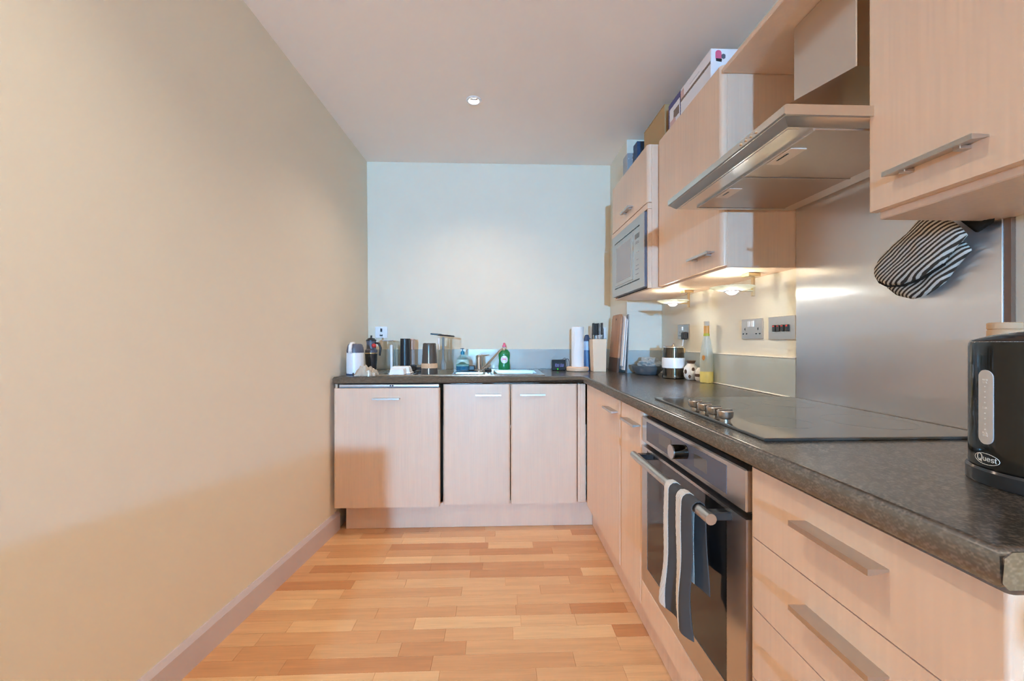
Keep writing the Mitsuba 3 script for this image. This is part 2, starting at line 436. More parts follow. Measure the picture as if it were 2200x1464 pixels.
# unseen, behind the camera: a cool lamp and a block placed to shade the dishwasher corner
LX, LY, LZ = -0.58, -6.0, 1.5
LAMP_M = np.array([[1, 0, 0, LX], [0, 0, 1, LY], [0, -1, 0, LZ], [0, 0, 0, 1.0]])      # the lamp head points at the kitchen
lamp = thing('unseen_lamp', 'unseen lamp out of view behind the camera, casting cool light on the back run', 'lamp')
add(lamp, 'base', lathe([(0, 0), (0.13, 0), (0.13, 0.015), (0.02, 0.025), (0, 0.025)], LX, LY, 32), 'black_plastic', smooth=30)
add(lamp, 'pole', cyl([LX, LY, 0.02], [LX, LY, LZ - 0.1], 0.011), 'black_plastic', smooth=30)
add(lamp, 'shade', lathe([(0.080, 0.0), (0.098, 0.0), (0.102, 0.02), (0.106, 0.21), (0.102, 0.21), (0.098, 0.022), (0.080, 0.012), (0.080, 0.0)], 0, 0, 36).apply_transform(LAMP_M), 'black_plastic', smooth=30)
disc = trimesh.creation.cylinder(0.080, 0.012, sections=36).apply_translation([0, 0, 0.010]).apply_transform(LAMP_M)
add(lamp, 'bulb', disc, 'white_plastic', emitter={'type': 'area', 'sampling_weight': 3.0, 'radiance': {'type': 'rgb', 'value': list(UNSEEN_LAMP)}})
sb = thing('unseen_left_block', 'unseen wooden block out of view behind the camera, shading the dishwasher corner', 'unseen_left_block')
add(sb, 'body', box(-1.06, -0.635, -0.95, -0.52, 0.0, 0.84, 0.003), 'wood')
add(sb, 'door', box(-0.633, -0.613, -0.94, -0.53, 0.05, 0.84, 0.003), 'wood')

bb = thing('unseen_right_block', 'unseen block out of view behind the camera, shading the near end of the drawers', 'unseen block')  # out of view, placed to keep the cool lamp off the drawer end
add(bb, 'body', box(0.40, 1.00, -0.95, -0.52, 0.0, 0.905, 0.003), 'wood')
add(bb, 'top', box(0.375, 1.03, -0.98, -0.49, 0.906, 0.945, 0.004), 'laminate')

# ------------------------------------------------------------------ worktop
DZ0, DZ1 = 0.158, 0.863
Lp = Polygon([(-0.952, 2.31), (0.50, 2.31), (0.50, 0.377), (1.066, 0.377), (1.066, 2.57), (0.832, 2.57), (0.832, 2.937), (-0.952, 2.937)])
def inset(P, d):
    if d == 0:
        return np.array(P.exterior.coords)[:-1]
    c = np.array(P.exterior.coords)[:-1]
    n = len(c); out = []
    ccw = P.exterior.is_ccw
    for i in range(n):
        e0, e1 = c[i] - c[i - 1], c[(i + 1) % n] - c[i]
        e0 /= np.linalg.norm(e0); e1 /= np.linalg.norm(e1)
        n0, n1 = np.array([-e0[1], e0[0]]), np.array([-e1[1], e1[0]])
        s = 1 if ccw else -1
        out.append(c[i] + s * d * (n0 + n1) / (1 + n0 @ n1))
    return np.array(out)
def rounded_slab(P, layers):
    rings = [np.c_[inset(P, d), np.full(len(P.exterior.coords) - 1, z)] for d, z in layers]
    n = len(rings[0]); v = np.vstack(rings); f = []
    for i in range(len(rings) - 1):
        for j in range(n):
            a, b, c, d = i * n + j, i * n + (j + 1) % n, (i + 1) * n + (j + 1) % n, (i + 1) * n + j
            f += [[a, b, c], [a, c, d]]
    for r, flip in ((0, True), (len(rings) - 1, False)):
        pv, pf = trimesh.creation.triangulate_polygon(Polygon(rings[r][:, :2]), engine='earcut')
        idx = np.array([np.argmin(np.linalg.norm(rings[r][:, :2] - q, axis=1)) for q in pv]) + r * n
        g = idx[pf]
        f += (g[:, ::-1] if flip else g).tolist()
    m = trimesh.Trimesh(v, np.array(f), process=False)
    m.fix_normals()
    return m
slab = rounded_slab(Lp, [(0.008, 0.870), (0.002, 0.8725), (0.0, 0.878), (0.0, 0.896), (0.002, 0.904), (0.006, 0.9085), (0.012, 0.910)])
BOWLS = [(-0.285, -0.095, 2.42, 2.63), (-0.03, 0.245, 2.42, 2.80)]
for x0, x1, y0, y1 in BOWLS:
    slab = trimesh.boolean.difference([slab, box(x0 - .004, x1 + .004, y0 - .004, y1 + .004, 0.80, 0.95, 0)], engine='manifold')
wt = thing('worktop', 'dark granite-effect worktop running along the back wall and down the right side', 'worktop')
add(wt, 'slab', slab, 'laminate', smooth=35)
add(wt, 'end_strip', prism_y(Polygon([(0.501, 0.878), (0.508, 0.871), (1.06, 0.871), (1.06, 0.909), (0.512, 0.909), (0.503, 0.903)]), 0.3755, 0.377), 'laminate')

# ------------------------------------------------------------------ base units, back run
DF = 2.33
dw = thing('dishwasher', 'integrated dishwasher behind a wide pale wood door at the left end of the back run', 'dishwasher')
add(dw, 'body', box(-0.925, -0.345, 2.335, 2.90, 0.152, 0.866, 0.003), 'mid_grey')
add(dw, 'control_strip', box(-0.912, -0.342, 2.306, 2.334, 0.852, 0.8665, 0.002), 'aluminium', label='narrow metal control strip under the worktop edge')
for x in (-0.62, -0.607):
    add(dw, 'button', box(x - 0.004, x + 0.004, 2.303, 2.307, 0.855, 0.863, 0.0008), 'black_plastic')
d = add(dw, 'door', door_y(2.30, -0.941, -0.337, DZ0, 0.845, t=0.026), 'wood', smooth=30)
add(d, 'handle', handle_y(2.30, -0.715, -0.563, 0.791), 'aluminium')
ck = thing('sink_cabinet', 'pale wood base cabinet under the sink bowls with two doors', 'cabinet')
add(ck, 'carcass', panels(-0.325, 0.528, 2.354, 2.93, 0.15, 0.616, 'y'), 'wood')
d = add(ck, 'door', door_y(DF, -0.322, 0.0715, DZ0, DZ1), 'wood', smooth=30, label='door left of the middle joint, handle near its right edge')
add(d, 'handle', handle_y(DF, -0.132, 0.018, 0.806), 'aluminium')
d = add(ck, 'door', door_y(DF, 0.0755, 0.4695, DZ0, DZ1), 'wood', smooth=30, label='door next to the corner, handle near its left edge')
add(d, 'handle', handle_y(DF, 0.129, 0.277, 0.806), 'aluminium')
add(ck, 'corner_post', cat_([box(0.473, 0.519, DF + 0.004, DF + 0.022, DZ0, DZ1, 0.002), box(0.486, 0.519, DF + 0.001, DF + 0.006, DZ0 + 0.012, DZ1 - 0.004, 0.002)]), 'wood')
solo('plinth', 'pale plinth board under the dishwasher and sink cabinet', 'plinth', box(-0.902, 0.572, 2.383, 2.40, 0.001, 0.150, 0.001), 'wood')
solo('end_panel', 'thin wood end panel between dishwasher and left wall', 'panel', box(-0.946, -0.932, 2.335, 2.92, 0.16, 0.866, 0.001), 'wood')

# ------------------------------------------------------------------ base units, right run
XF = 0.52
c1 = thing('corner_cabinet', 'pale wood base cabinet in the corner beside the sink cabinet', 'cabinet')
add(c1, 'carcass', panels(XF + 0.023, 1.05, 1.672, 2.32, 0.15, 0.866, 'x'), 'wood')
d = add(c1, 'door', door_x(XF, 1.669, 2.312, DZ0, DZ1), 'wood', smooth=30)
add(d, 'handle', handle_x(XF, 1.70, 1.85, 0.812), 'aluminium')
c2 = thing('narrow_cabinet', 'narrow pale wood base cabinet between the corner cabinet and the oven', 'cabinet')
add(c2, 'carcass', panels(XF + 0.023, 1.05, 1.418, 1.668, 0.15, 0.866, 'x'), 'wood')
d = add(c2, 'door', door_x(XF, 1.418, 1.664, DZ0, DZ1), 'wood', smooth=30)
add(d, 'handle', handle_x(XF, 1.425, 1.575, 0.812), 'aluminium')
solo('plinth', 'wood plinth board under the right-hand run, below oven and drawers', 'plinth', box(0.572, 0.588, 0.40, 2.381, 0.001, 0.150, 0.001), 'wood')

# drawers
du = thing('drawer_unit', 'pale wood drawer unit beside the oven under the kettle', 'drawer unit')
add(du, 'carcass', panels(XF + 0.023, 1.05, 0.40, 0.806, 0.15, 0.866, 'x'), 'wood')
zs = [0.862, 0.7195, 0.577, 0.4335, 0.290, 0.158]
names = ['topmost drawer', 'second drawer from the top', 'third drawer from the top', None, None]
for k in range(5):
    dd = add(du, 'drawer', door_x(XF, 0.384, 0.806, zs[k + 1] + 0.0012, zs[k] - 0.0012, r=0.02, r0=0.006), 'wood', smooth=30, label=names[k])
    add(dd, 'handle', handle_x(XF, 0.508, 0.652, zs[k] - 0.046), 'aluminium')
ep = thing('end_panel', 'wood end panel closing the drawer unit at the near worktop end', 'panel')
add(ep, 'board', box(XF + 0.026, 1.06, 0.381, 0.397, 0.0, 0.866, 0.002), 'wood')

# oven
ov = thing('oven', 'built-in stainless steel oven with black glass door and towel on its handle', 'oven')
Y0, Y1 = 0.812, 1.412
add(ov, 'body', box(XF + 0.03, 1.04, Y0 + 0.003, Y1 - 0.003, 0.258, 0.866, 0.002), 'dark_gap')
add(ov, 'control_panel', box(XF, XF + 0.028, Y0, Y1, 0.757, 0.848, 0.003), 'aluminium', label='steel control panel with dark glass inset')
add(ov, 'display_glass', box(XF - 0.0012, XF + 0.004, 0.882, 1.367, 0.770, 0.836, 0.001), 'grey_plastic', label='dark grey glass strip behind the knob')
for a, b in ((1.17, 1.26), (0.965, 1.03)):
    add(ov, 'display_window', box(XF - 0.0018, XF, a, b, 0.787, 0.822, 0.0003), 'zone_print')
kn = add(ov, 'knob', cyl([XF - 0.04, 1.078, 0.812], [XF - 0.002, 1.078, 0.812], 0.0195, 40), 'dark_chrome', smooth=30)
add(kn, 'cap', cyl([XF - 0.0435, 1.078, 0.812], [XF - 0.040, 1.078, 0.812], 0.0198, 40), 'aluminium', smooth=30, label='pale metal knob face')
fz0, fz1 = 0.258, 0.743
gl = [(0.882, 0.338), (1.364, 0.322), (1.364, 0.735), (0.882, 0.735)]
od = add(ov, 'door', prism_x(Polygon([(Y0, fz0), (Y1, fz0), (Y1, fz1), (Y0, fz1)], [gl]), XF, XF + 0.028), 'aluminium', label='steel door frame')
add(od, 'door_glass', prism_x(Polygon(gl), XF + 0.0015, XF + 0.02), 'black_glass', label='black mirror-like door glass')
add(od, 'door_liner', box(XF + 0.021, XF + 0.029, Y0 + 0.01, Y1 - 0.01, fz0 + 0.01, fz1 - 0.01, 0), 'dark_gap')
hb = add(ov, 'handle', cyl([XF - 0.055, 0.848, 0.7285], [XF - 0.055, 1.342, 0.7285], 0.0125, 28), 'satin_steel', smooth=30, label='round steel bar handle')
for y in (0.872, 1.318):
    add(hb, 'bracket', box(XF - 0.05, XF + 0.002, y - 0.011, y + 0.011, 0.719, 0.738, 0.002), 'black_gloss')
solo('oven_filler', 'wood filler board below the oven', 'panel', box(XF, XF + 0.022, Y0 + 0.001, Y1 + 0.002, DZ0, 0.254, 0.002), 'wood')

# dish towel over the oven handle
def towel():
    R = 0.0165
    zb = 0.7285
    S = 60; Tn = 36
    front_len, back_len = 0.312, 0.205
    total = front_len + math.pi * R + back_len
    grid = np.zeros((S + 1, Tn + 1, 3)); nor = np.zeros_like(grid)
    for i in range(S + 1):
        s = i / S * total
        for j in range(Tn + 1):
            t = j / Tn
            yb = 1.048 - 0.146 * t
            if s < front_len:
                k = (front_len - s) / front_len
                x = XF - 0.055 - R - 0.006 * k * math.sin(9 * t + 1.2) - 0.004 * k + 0.003 * math.sin(5 * k + 7 * t) * k
                z = zb - (front_len - s) + 0.012 * t * k * 2.0 * (t - 0.4)
                yb += 0.010 * k * math.sin(2.6 * k * math.pi + 2.5 * t) - 0.004 * k
            elif s < front_len + math.pi * R:
                a = (s - front_len) / R
                x = XF - 0.055 - R * math.cos(a); z = zb + R * math.sin(a)
            else:
                k = (s - front_len - math.pi * R) / back_len
                x = XF - 0.055 + R + 0.004 * k * math.sin(8 * t) - 0.002 * k
                z = zb - k * back_len * (1 - 0.05 * t)
                yb += 0.006 * k * math.sin(4 * k + t) + 0.010 * k * (1 - 2 * t)
            grid[i, j] = (x, yb, z)
    du_, dv_ = np.gradient(grid, axis=0), np.gradient(grid, axis=1)
    nor = np.cross(du_, dv_); nor /= np.linalg.norm(nor, axis=2, keepdims=True)
    return grid, nor
TG, TNORM = towel()
def sheet(grid, nor, j0, j1, th, lift=0.0, ribs=False):
    g, n = grid[:, j0:j1 + 1], nor[:, j0:j1 + 1]
    w = 0
    if ribs:
        ii, jj = np.meshgrid(np.arange(g.shape[0]), np.arange(g.shape[1]), indexing='ij')
        w = 0.0006 * ((ii + jj) % 2)[..., None]
    a, b = g + n * (th / 2 + lift + w), g - n * (th / 2 + lift + w)
    r, c = g.shape[:2]
    v = np.vstack([a.reshape(-1, 3), b.reshape(-1, 3)]); N = r * c; f = []
    for i in range(r - 1):
        for j in range(c - 1):
            p, q, s, t = i * c + j, i * c + j + 1, (i + 1) * c + j + 1, (i + 1) * c + j
            f += [[p, q, s], [p, s, t], [p + N, s + N, q + N], [p + N, t + N, s + N]]
    rim = [i * c for i in range(r)] + [(r - 1) * c + j for j in range(1, c)] + [i * c + c - 1 for i in range(r - 2, -1, -1)] + [j for j in range(c - 2, 0, -1)]
    for k in range(len(rim)):
        p, q = rim[k], rim[(k + 1) % len(rim)]
        f += [[p, q, q + N], [p, q + N, p + N]]
    m = trimesh.Trimesh(v, np.array(f), process=False)
    m.fix_normals()
    return m
tw = thing('tea_towel', 'dark grey tea towel with two knitted cream bands folded over the oven handle', 'towel')
add(tw, 'cloth', sheet(TG, TNORM, 0, 36, 0.0022), 'towel_dark', smooth=True)
add(tw, 'band', sheet(TG, TNORM, 0, 6, 0.0026, 0.0007, True), 'towel_light', label='knitted cream band along the far edge')
add(tw, 'band', sheet(TG, TNORM, 17, 24, 0.0026, 0.0007, True), 'towel_light', label='knitted cream band down the middle')

# hob
hob = thing('hob', 'black glass ceramic hob set into the worktop over the oven', 'hob')
hp = Polygon([(0.553, 0.803), (1.062, 0.803), (1.062, 1.397), (0.560, 1.397)])
add(hob, 'glass', rounded_slab(hp, [(0.001, 0.9102), (0.0, 0.9115), (0.0, 0.915), (0.0015, 0.9165), (0.003, 0.9168)]), 'hob_glass')
for x, y, r in ((0.70, 0.965, 0.075), (0.93, 0.965, 0.095), (0.70, 1.24, 0.095), (0.93, 1.24, 0.075)):
    add(hob, 'zone_ring', prism(Point(x, y).buffer(r, 24).difference(Point(x, y).buffer(r - 0.003, 24)), 0.9166, 0.9170), 'zone_print')
for x, y in ((0.585, 1.155), (0.5815, 1.096), (0.578, 1.040), (0.575, 0.983)):
    k = add(hob, 'knob', lathe([(0, 0.9165), (0.0125, 0.9165), (0.0125, 0.922), (0.0165, 0.925), (0.0185, 0.930), (0.0195, 0.941), (0.0185, 0.9425), (0, 0.943)], x, y, 28), 'satin_steel', smooth=30)
    add(k, 'grip', box(x - 0.018, x + 0.018, y - 0.0035, y + 0.0035, 0.942, 0.9455, 0.001), 'satin_steel')

# ------------------------------------------------------------------ sink
sk = thing('sink', 'stainless steel inset sink with two bowls and a drainer under the dish soap', 'sink')
sp = sbox(-0.80, 2.372, 0.285, 2.865).buffer(0.0).buffer(-0.03).buffer(0.03)
for x0, x1, y0, y1 in BOWLS:
    sp = sp.difference(sbox(x0, y0, x1, y1).buffer(-0.03).buffer(0.03))
add(sk, 'rim', prism(sp, 0.9095, 0.9125), 'chrome')
add(sk, 'edge_roll', tube([(-0.79, 2.374, 0.9125), (-0.3, 2.374, 0.913), (0.28, 2.374, 0.9125)], 0.0028, 8), 'chrome', smooth=True)
for x0, x1, y0, y1 in BOWLS:
    z0 = 0.77
    add(sk, 'bowl', cat_([box(x0 - .002, x0, y0, y1, z0, 0.9105, 0), box(x1, x1 + .002, y0, y1, z0, 0.9105, 0), box(x0, x1, y0 - .002, y0, z0, 0.9105, 0), box(x0, x1, y1, y1 + .002, z0, 0.9105, 0), box(x0, x1, y0, y1, z0 - .002, z0, 0)]), 'aluminium')
    add(sk, 'drain', lathe([(0, z0 + .001), (0.032, z0 + .001), (0.036, z0), (0, z0 - 0.001)], (x0 + x1) / 2, (y0 + y1) / 2, 24), 'dark_chrome', smooth=30)
for i in range(9):
    add(sk, 'drainer_rib', box(-0.76 + i * 0.045, -0.745 + i * 0.045, 2.45, 2.80, 0.9122, 0.9142, 0.001), 'chrome')
tp = thing('kitchen_tap', 'chrome mixer tap with a long raised spout between the two soap bottles', 'tap')
add(tp, 'body', lathe([(0, 0.9125), (0.029, 0.9125), (0.029, 0.918), (0.024, 0.923), (0.023, 1.005), (0.024, 1.01), (0.020, 1.021), (0, 1.024)], -0.128, 2.70, 32), 'chrome', smooth=30)
sp_ = [(-0.118, 2.695, 0.945), (-0.10, 2.685, 0.932), (-0.085, 2.675, 0.945), (-0.045, 2.655, 0.99), (-0.005, 2.635, 1.035), (0.018, 2.62, 1.058), (0.034, 2.615, 1.066), (0.046, 2.612, 1.062)]
add(tp, 'spout', tube(sp_, [0.009, 0.009, 0.0085, 0.0075, 0.007, 0.007, 0.009, 0.0095], 14), 'chrome', smooth=True)
add(tp, 'lever', tube([(-0.115, 2.70, 1.02), (-0.09, 2.69, 1.018), (-0.06, 2.68, 1.024)], [0.006, 0.005, 0.0035], 10), 'chrome', smooth=True)

# ------------------------------------------------------------------ upstands, splashback, sockets
u = thing('upstand', 'grey-blue glass upstand strip along the back wall behind the sink', 'upstand')
add(u, 'strip', box(-0.953, 0.833, 2.941, 2.955, 0.9105, 1.056, 0.001), 'splash_glass')
u = thing('upstand', 'grey glass upstand on the side of the wall column behind the cutting boards', 'upstand')
add(u, 'strip', box(0.833, 0.845, 2.561, 2.941, 0.9105, 1.056, 0.001), 'splash_glass')
u = thing('upstand', 'grey-green glass upstand on the wall column behind the dark bowl', 'upstand')
add(u, 'strip', box(0.845, 1.068, 2.558, 2.57, 0.9105, 1.056, 0.001), 'splash_glass')
u = thing('upstand', 'grey-green glass upstand below the sockets beside the steel splashback', 'upstand')
add(u, 'strip', box(1.068, 1.08, 1.384, 2.556, 0.9105, 1.054, 0.001), 'splash_glass')
add(u, 'top_trim', box(1.066, 1.08, 1.384, 2.556, 1.054, 1.059, 0.001), 'white_sealant')
solo('sealant_bead', 'white sealant bead along the back of the right-hand worktop', 'sealant', tube([(1.066, 0.39, 0.912), (1.066, 1.5, 0.912), (1.066, 2.555, 0.912)], 0.0032, 8), 'white_sealant')
sp = thing('splashback', 'brushed stainless steel splashback on the wall behind the hob', 'splashback')
m = box(1.066, 1.070, 0.800, 1.380, 0.913, 1.60, 0.0005)
add(sp, 'steel_sheet', m, 'steel_sheet', uv=np.array(m.vertices)[:, 1:])     # vertical brushing
add(sp, 'backing_board', box(1.070, 1.080, 0.788, 1.379, 0.913, 1.60, 0.0005), 'brown_board')

def plate(name, label, y0, y1, z0, z1, mat='aluminium'):
    t = thing(name, label, 'socket' if 'socket' in name else 'switch')
    add(t, 'face_plate', box(1.0735, 1.08, y0, y1, z0, z1, 0.0015), mat)
    return t
def holes_x(t, y, z, s=1.0, x=1.0735):
    add(t, 'slot', box(x - .0006, x + .001, y - .0025, y + .0025, z + .008, z + .018, 0), 'black_plastic')
    for dy in (-0.011, 0.011):
        add(t, 'slot', box(x - .0006, x + .001, y + dy - .0045, y + dy + .0045, z - .010, z - .005, 0), 'black_plastic')
s = plate('wall_socket', 'double brushed steel wall socket between the lemon bottle and the switch panel', 1.572, 1.709, 1.126, 1.212)
for y in (1.684, 1.598):
    holes_x(s, y, 1.156)
for y in (1.655, 1.632):
    add(s, 'rocker', box(1.070, 1.075, y - .0085, y + .0085, 1.177, 1.203, 0.002), 'white_plastic')
s = plate('switch_panel', 'brushed steel switch panel with four dark rocker switches beside the splashback', 1.394, 1.536, 1.124, 1.212)
for y in (1.500, 1.478, 1.455, 1.430):
    r = add(s, 'rocker', box(1.068, 1.075, y - .008, y + .008, 1.154, 1.180, 0.002), 'black_gloss')
    add(r, 'indicator', box(1.0674, 1.069, y - .005, y + .005, 1.172, 1.178, 0.0005), 'red')
s = plate('wall_socket', 'single brushed steel wall socket with a black plug behind the dark canister', 2.193, 2.33, 1.128, 1.213)
holes_x(s, 2.30, 1.155)
add(s, 'rocker', box(1.070, 1.075, 2.262, 2.279, 1.178, 1.20, 0.002), 'white_plastic')
pg = thing('plug', 'black plug with a white cable in the single wall socket', 'plug')
add(pg, 'body', box(1.045, 1.073, 2.195, 2.232, 1.125, 1.168, 0.006), 'black_plastic')
add(pg, 'cable', tube([(1.052, 2.213, 1.128), (1.046, 2.21, 1.09), (1.040, 2.20, 1.03), (1.035, 2.19, 0.96), (1.035, 2.19, 0.914)], 0.0028, 8), 'white_plastic', smooth=True)
def plate_y(label, x0, x1, z0, z1):
    t = thing('wall_socket', label, 'socket')
    add(t, 'face_plate', box(x0, x1, 2.948, 2.955, z0, z1, 0.002), 'white_plastic')
    return t
s = plate_y('white wall socket on the back wall above the coffee pot', -0.905, -0.815, 1.137, 1.223)
add(s, 'rocker', box(-0.867, -0.853, 2.9455, 2.949, 1.184, 1.208, 0.0015), 'black_plastic')
add(s, 'slot', box(-0.871, -0.849, 2.947, 2.949, 1.152, 1.163, 0), 'black_plastic')
s = plate_y('pale wall socket on the back wall behind the knives', 0.688, 0.815, 1.134, 1.220)
for x in (0.72, 0.785):
    add(s, 'slot', box(x - .010, x + .010, 2.947, 2.949, 1.150, 1.158, 0), 'black_plastic')

# ------------------------------------------------------------------ wall units
UF = 0.795
nc = thing('wall_cabinet', 'near pale wood wall cabinet above the kettle at the right edge', 'wall cabinet')
add(nc, 'carcass', box(UF + 0.021, 1.078, 0.215, 0.819, 1.378, 2.10, 0.002), 'wood')
d = add(nc, 'door', door_x(UF, 0.215, 0.823, 1.394, 2.10, t=0.0205, r=0.006), 'wood', smooth=30)
add(d, 'handle', handle_x(UF, 0.613, 0.764, 1.4555), 'aluminium')
mc = thing('wall_cabinet', 'pale wood wall cabinet between the extractor hood and the microwave unit', 'wall cabinet')
add(mc, 'carcass', box(UF + 0.021, 1.078, 1.382, 1.944, 1.381, 2.104, 0.002), 'wood')
d = add(mc, 'door', door_x(UF, 1.382, 1.944, 1.388, 2.104, t=0.0205, r=0.018), 'wood', smooth=30)
add(d, 'handle', handle_x(UF, 1.425, 1.585, 1.449), 'aluminium')
mw = thing('microwave_cabinet', 'pale wood wall unit holding the microwave next to the wall column', 'wall cabinet')
MX = 0.745
add(mw, 'carcass', cat_([box(MX + 0.021, 1.078, 1.947, 1.965, 1.381, 2.10, 0.002), box(MX + 0.021, 1.078, 2.548, 2.566, 1.381, 2.10, 0.001), box(MX + 0.021, 1.078, 1.965, 2.548, 1.381, 1.389, 0.0005),
                         box(MX + 0.021, 1.078, 1.965, 2.548, 1.79, 1.806, 0.0005), box(MX + 0.021, 1.078, 1.965, 2.548, 2.084, 2.10, 0.0005)]), 'wood')
add(mw, 'front_frame', box(MX, MX + 0.0205, 1.947, 2.566, 1.778, 1.808, 0.001), 'wood')
add(mw, 'side_post', box(MX + 0.001, MX + 0.0205, 1.947, 1.957, 1.383, 1.777, 0.001), 'wood')
d = add(mw, 'door', door_x(MX, 1.949, 2.564, 1.812, 2.10, t=0.0205, r=0.018), 'wood', smooth=30)
add(d, 'handle', handle_x(MX, 2.155, 2.30, 1.865), 'aluminium')
# microwave
m_ = thing('microwave', 'built-in stainless steel microwave with a grey window', 'microwave')
FX = 0.730
add(m_, 'body', box(MX + 0.03, 1.05, 1.97, 2.54, 1.392, 1.77, 0.002), 'dark_gap')
add(m_, 'frame', cat_([box(FX, FX + 0.004, 1.958, 2.505, 1.392, 1.768, 0.001)]), 'aluminium', label='steel front frame')
add(m_, 'frame_edge', box(FX + 0.004, MX + 0.0295, 1.959, 2.504, 1.393, 1.767, 0.0005), 'grey_plastic', label='dark side edge of the front')
for z in (1.7165, 1.4385):
    add(m_, 'vent_slot', box(FX - 0.001, FX + 0.001, 2.019, 2.448, z - 0.003, z + 0.003, 0), 'black_plastic')
md = add(m_, 'door', box(FX - 0.004, FX, 2.115, 2.43, 1.452, 1.703, 0.0015), 'aluminium')
add(md, 'window', box(FX - 0.0052, FX - 0.003, 2.143, 2.402, 1.472, 1.681, 0.0005), 'mid_grey', label='grey glass window')
add(m_, 'display', box(FX - 0.001, FX + 0.001, 2.021, 2.087, 1.657, 1.682, 0), 'zone_print', label='small dark display')
for z, a, b in ((1.640, 2.03, 2.075), (1.632, 2.024, 2.08), (1.585, 2.03, 2.07), (1.545, 2.035, 2.06), (1.515, 2.03, 2.07), (1.495, 2.028, 2.078), (1.47, 2.03, 2.075)):
    add(m_, 'button', box(FX - 0.001, FX + 0.001, a, b, z - 0.0025, z + 0.0025, 0), 'mid_grey')

# under-cabinet lamps
for i, (x, y) in enumerate(((0.905, 1.50), (0.905, 2.02))):
    t = thing('cabinet_lamp', ['glowing glass disc lamp under the wall cabinet next to the splashback', 'glowing glass disc lamp under the wall cabinet nearer to the microwave'][i], 'lamp')
    z = 1.314
    add(t, 'glass_disc', lathe([(0.030, z + 0.002), (0.055, z + 0.006), (0.078, z + 0.013), (0.079, z + 0.011), (0.056, z + 0.002), (0.031, z - 0.003)], x, y, 48), 'frosted_glass', smooth=30)
    add(t, 'lamp_ring', lathe([(0.0235, z - 0.006), (0.031, z - 0.006), (0.031, z - 0.002), (0.0235, z - 0.001), (0.0235, z - 0.006)], x, y, 32), 'chrome', smooth=30)
    add(t, 'bulb', lathe([(0.0, z - 0.018), (0.009, z - 0.0165), (0.016, z - 0.0125), (0.0205, z - 0.007), (0.022, z - 0.001), (0.0225, z + 0.004), (0.018, z + 0.014), (0.0, z + 0.016)], x, y, 28), 'white_plastic', emitter={'type': 'area', 'radiance': {'type': 'rgb', 'value': list(CABINET_LIGHT)}})
    add(t, 'arm', box(x + 0.031, x + 0.085, y - 0.006, y + 0.006, z - 0.005, z + 0.001, 0.001), 'brass')
    add(t, 'stem', box(x + 0.078, x + 0.088, y - 0.006, y + 0.006, z - 0.022, 1.366, 0.001), 'brass')
    add(t, 'mount', box(x + 0.050, x + 0.100, y - 0.022, y + 0.022, 1.366, 1.380, 0.002), 'brass')

# ------------------------------------------------------------------ extractor hood
hd = thing('extractor_hood', 'stainless steel chimney extractor hood over the hob', 'extractor hood')
HY0, HY1 = 0.824, 1.379
add(hd, 'lip', prism_y(Polygon([(0.600, 1.597), (0.604, 1.595), (1.060, 1.595), (1.060, 1.617), (0.604, 1.617), (0.600, 1.614)]), HY0 - 0.015, HY1), 'hood_steel')
tray = [(0.606, HY0 - 0.008, 1.595), (0.606, HY1, 1.595), (1.055, HY0 - 0.008, 1.595), (1.055, HY1, 1.595), (0.628, HY0 + 0.012, 1.583), (0.628, HY1 - 0.004, 1.583), (1.05, HY0 + 0.012, 1.583), (1.05, HY1 - 0.004, 1.583)]
add(hd, 'tray', hull(tray), 'hood_steel')
add(hd, 'light_strip', box(0.634, 0.660, HY0 + 0.02, HY1 - 0.012, 1.5815, 1.5835, 0.0004), 'hood_steel')
for i, (a, b) in enumerate(((0.838, 1.086), (1.092, 1.340))):
    fl = add(hd, 'filter', cat_([box(0.690, 0.994, a, b, 1.5790, 1.5835, 0.001)]), 'filter_mesh', label='brownish grease filter')
    tab = (0.917, 1.004) if i == 0 else (1.166, 1.244)
    tb = add(fl, 'latch', box(0.696, 0.736, tab[0], tab[1], 1.5765, 1.5795, 0.001), 'beige_plastic')
    rail = add(fl, 'frame_rail', cat_([box(0.686, 0.691, a, b, 1.5775, 1.5835, 0.0005), box(0.686, 0.998, b, b + 0.004, 1.5775, 1.5835, 0.0005)]), 'aluminium')
    add(fl, 'latch_slot', box(0.705, 0.7095, tab[0] + 0.024, tab[1] - 0.024, 1.5758, 1.5770, 0), 'black_plastic')
cz0, cz1 = 1.617, 1.808
cn = [(0.607, HY0 - 0.008, cz0), (0.607, HY1, cz0), (1.06, HY0 - 0.008, cz0), (1.06, HY1, cz0), (0.897, 0.960, cz1), (0.897, 1.175, cz1), (1.06, 0.960, cz1), (1.06, 1.175, cz1)]
add(hd, 'canopy', hull(cn), 'hood_steel')
add(hd, 'chimney', box(0.899, 1.066, 0.962, 1.173, 1.806, 2.070, 0.002), 'hood_steel')
for y in (0.960, 0.940, 0.921, 0.902):
    add(hd, 'button', cyl([0.5965, y, 1.6065], [0.601, y, 1.6065], 0.0042, 16), 'chrome', smooth=30)
solo('bridging_shelf', 'wood bridging board over the extractor hood between two wall cabinets', 'shelf', box(0.797, 1.078, 0.824, 1.381, 2.072, 2.090, 0.002), 'wood')

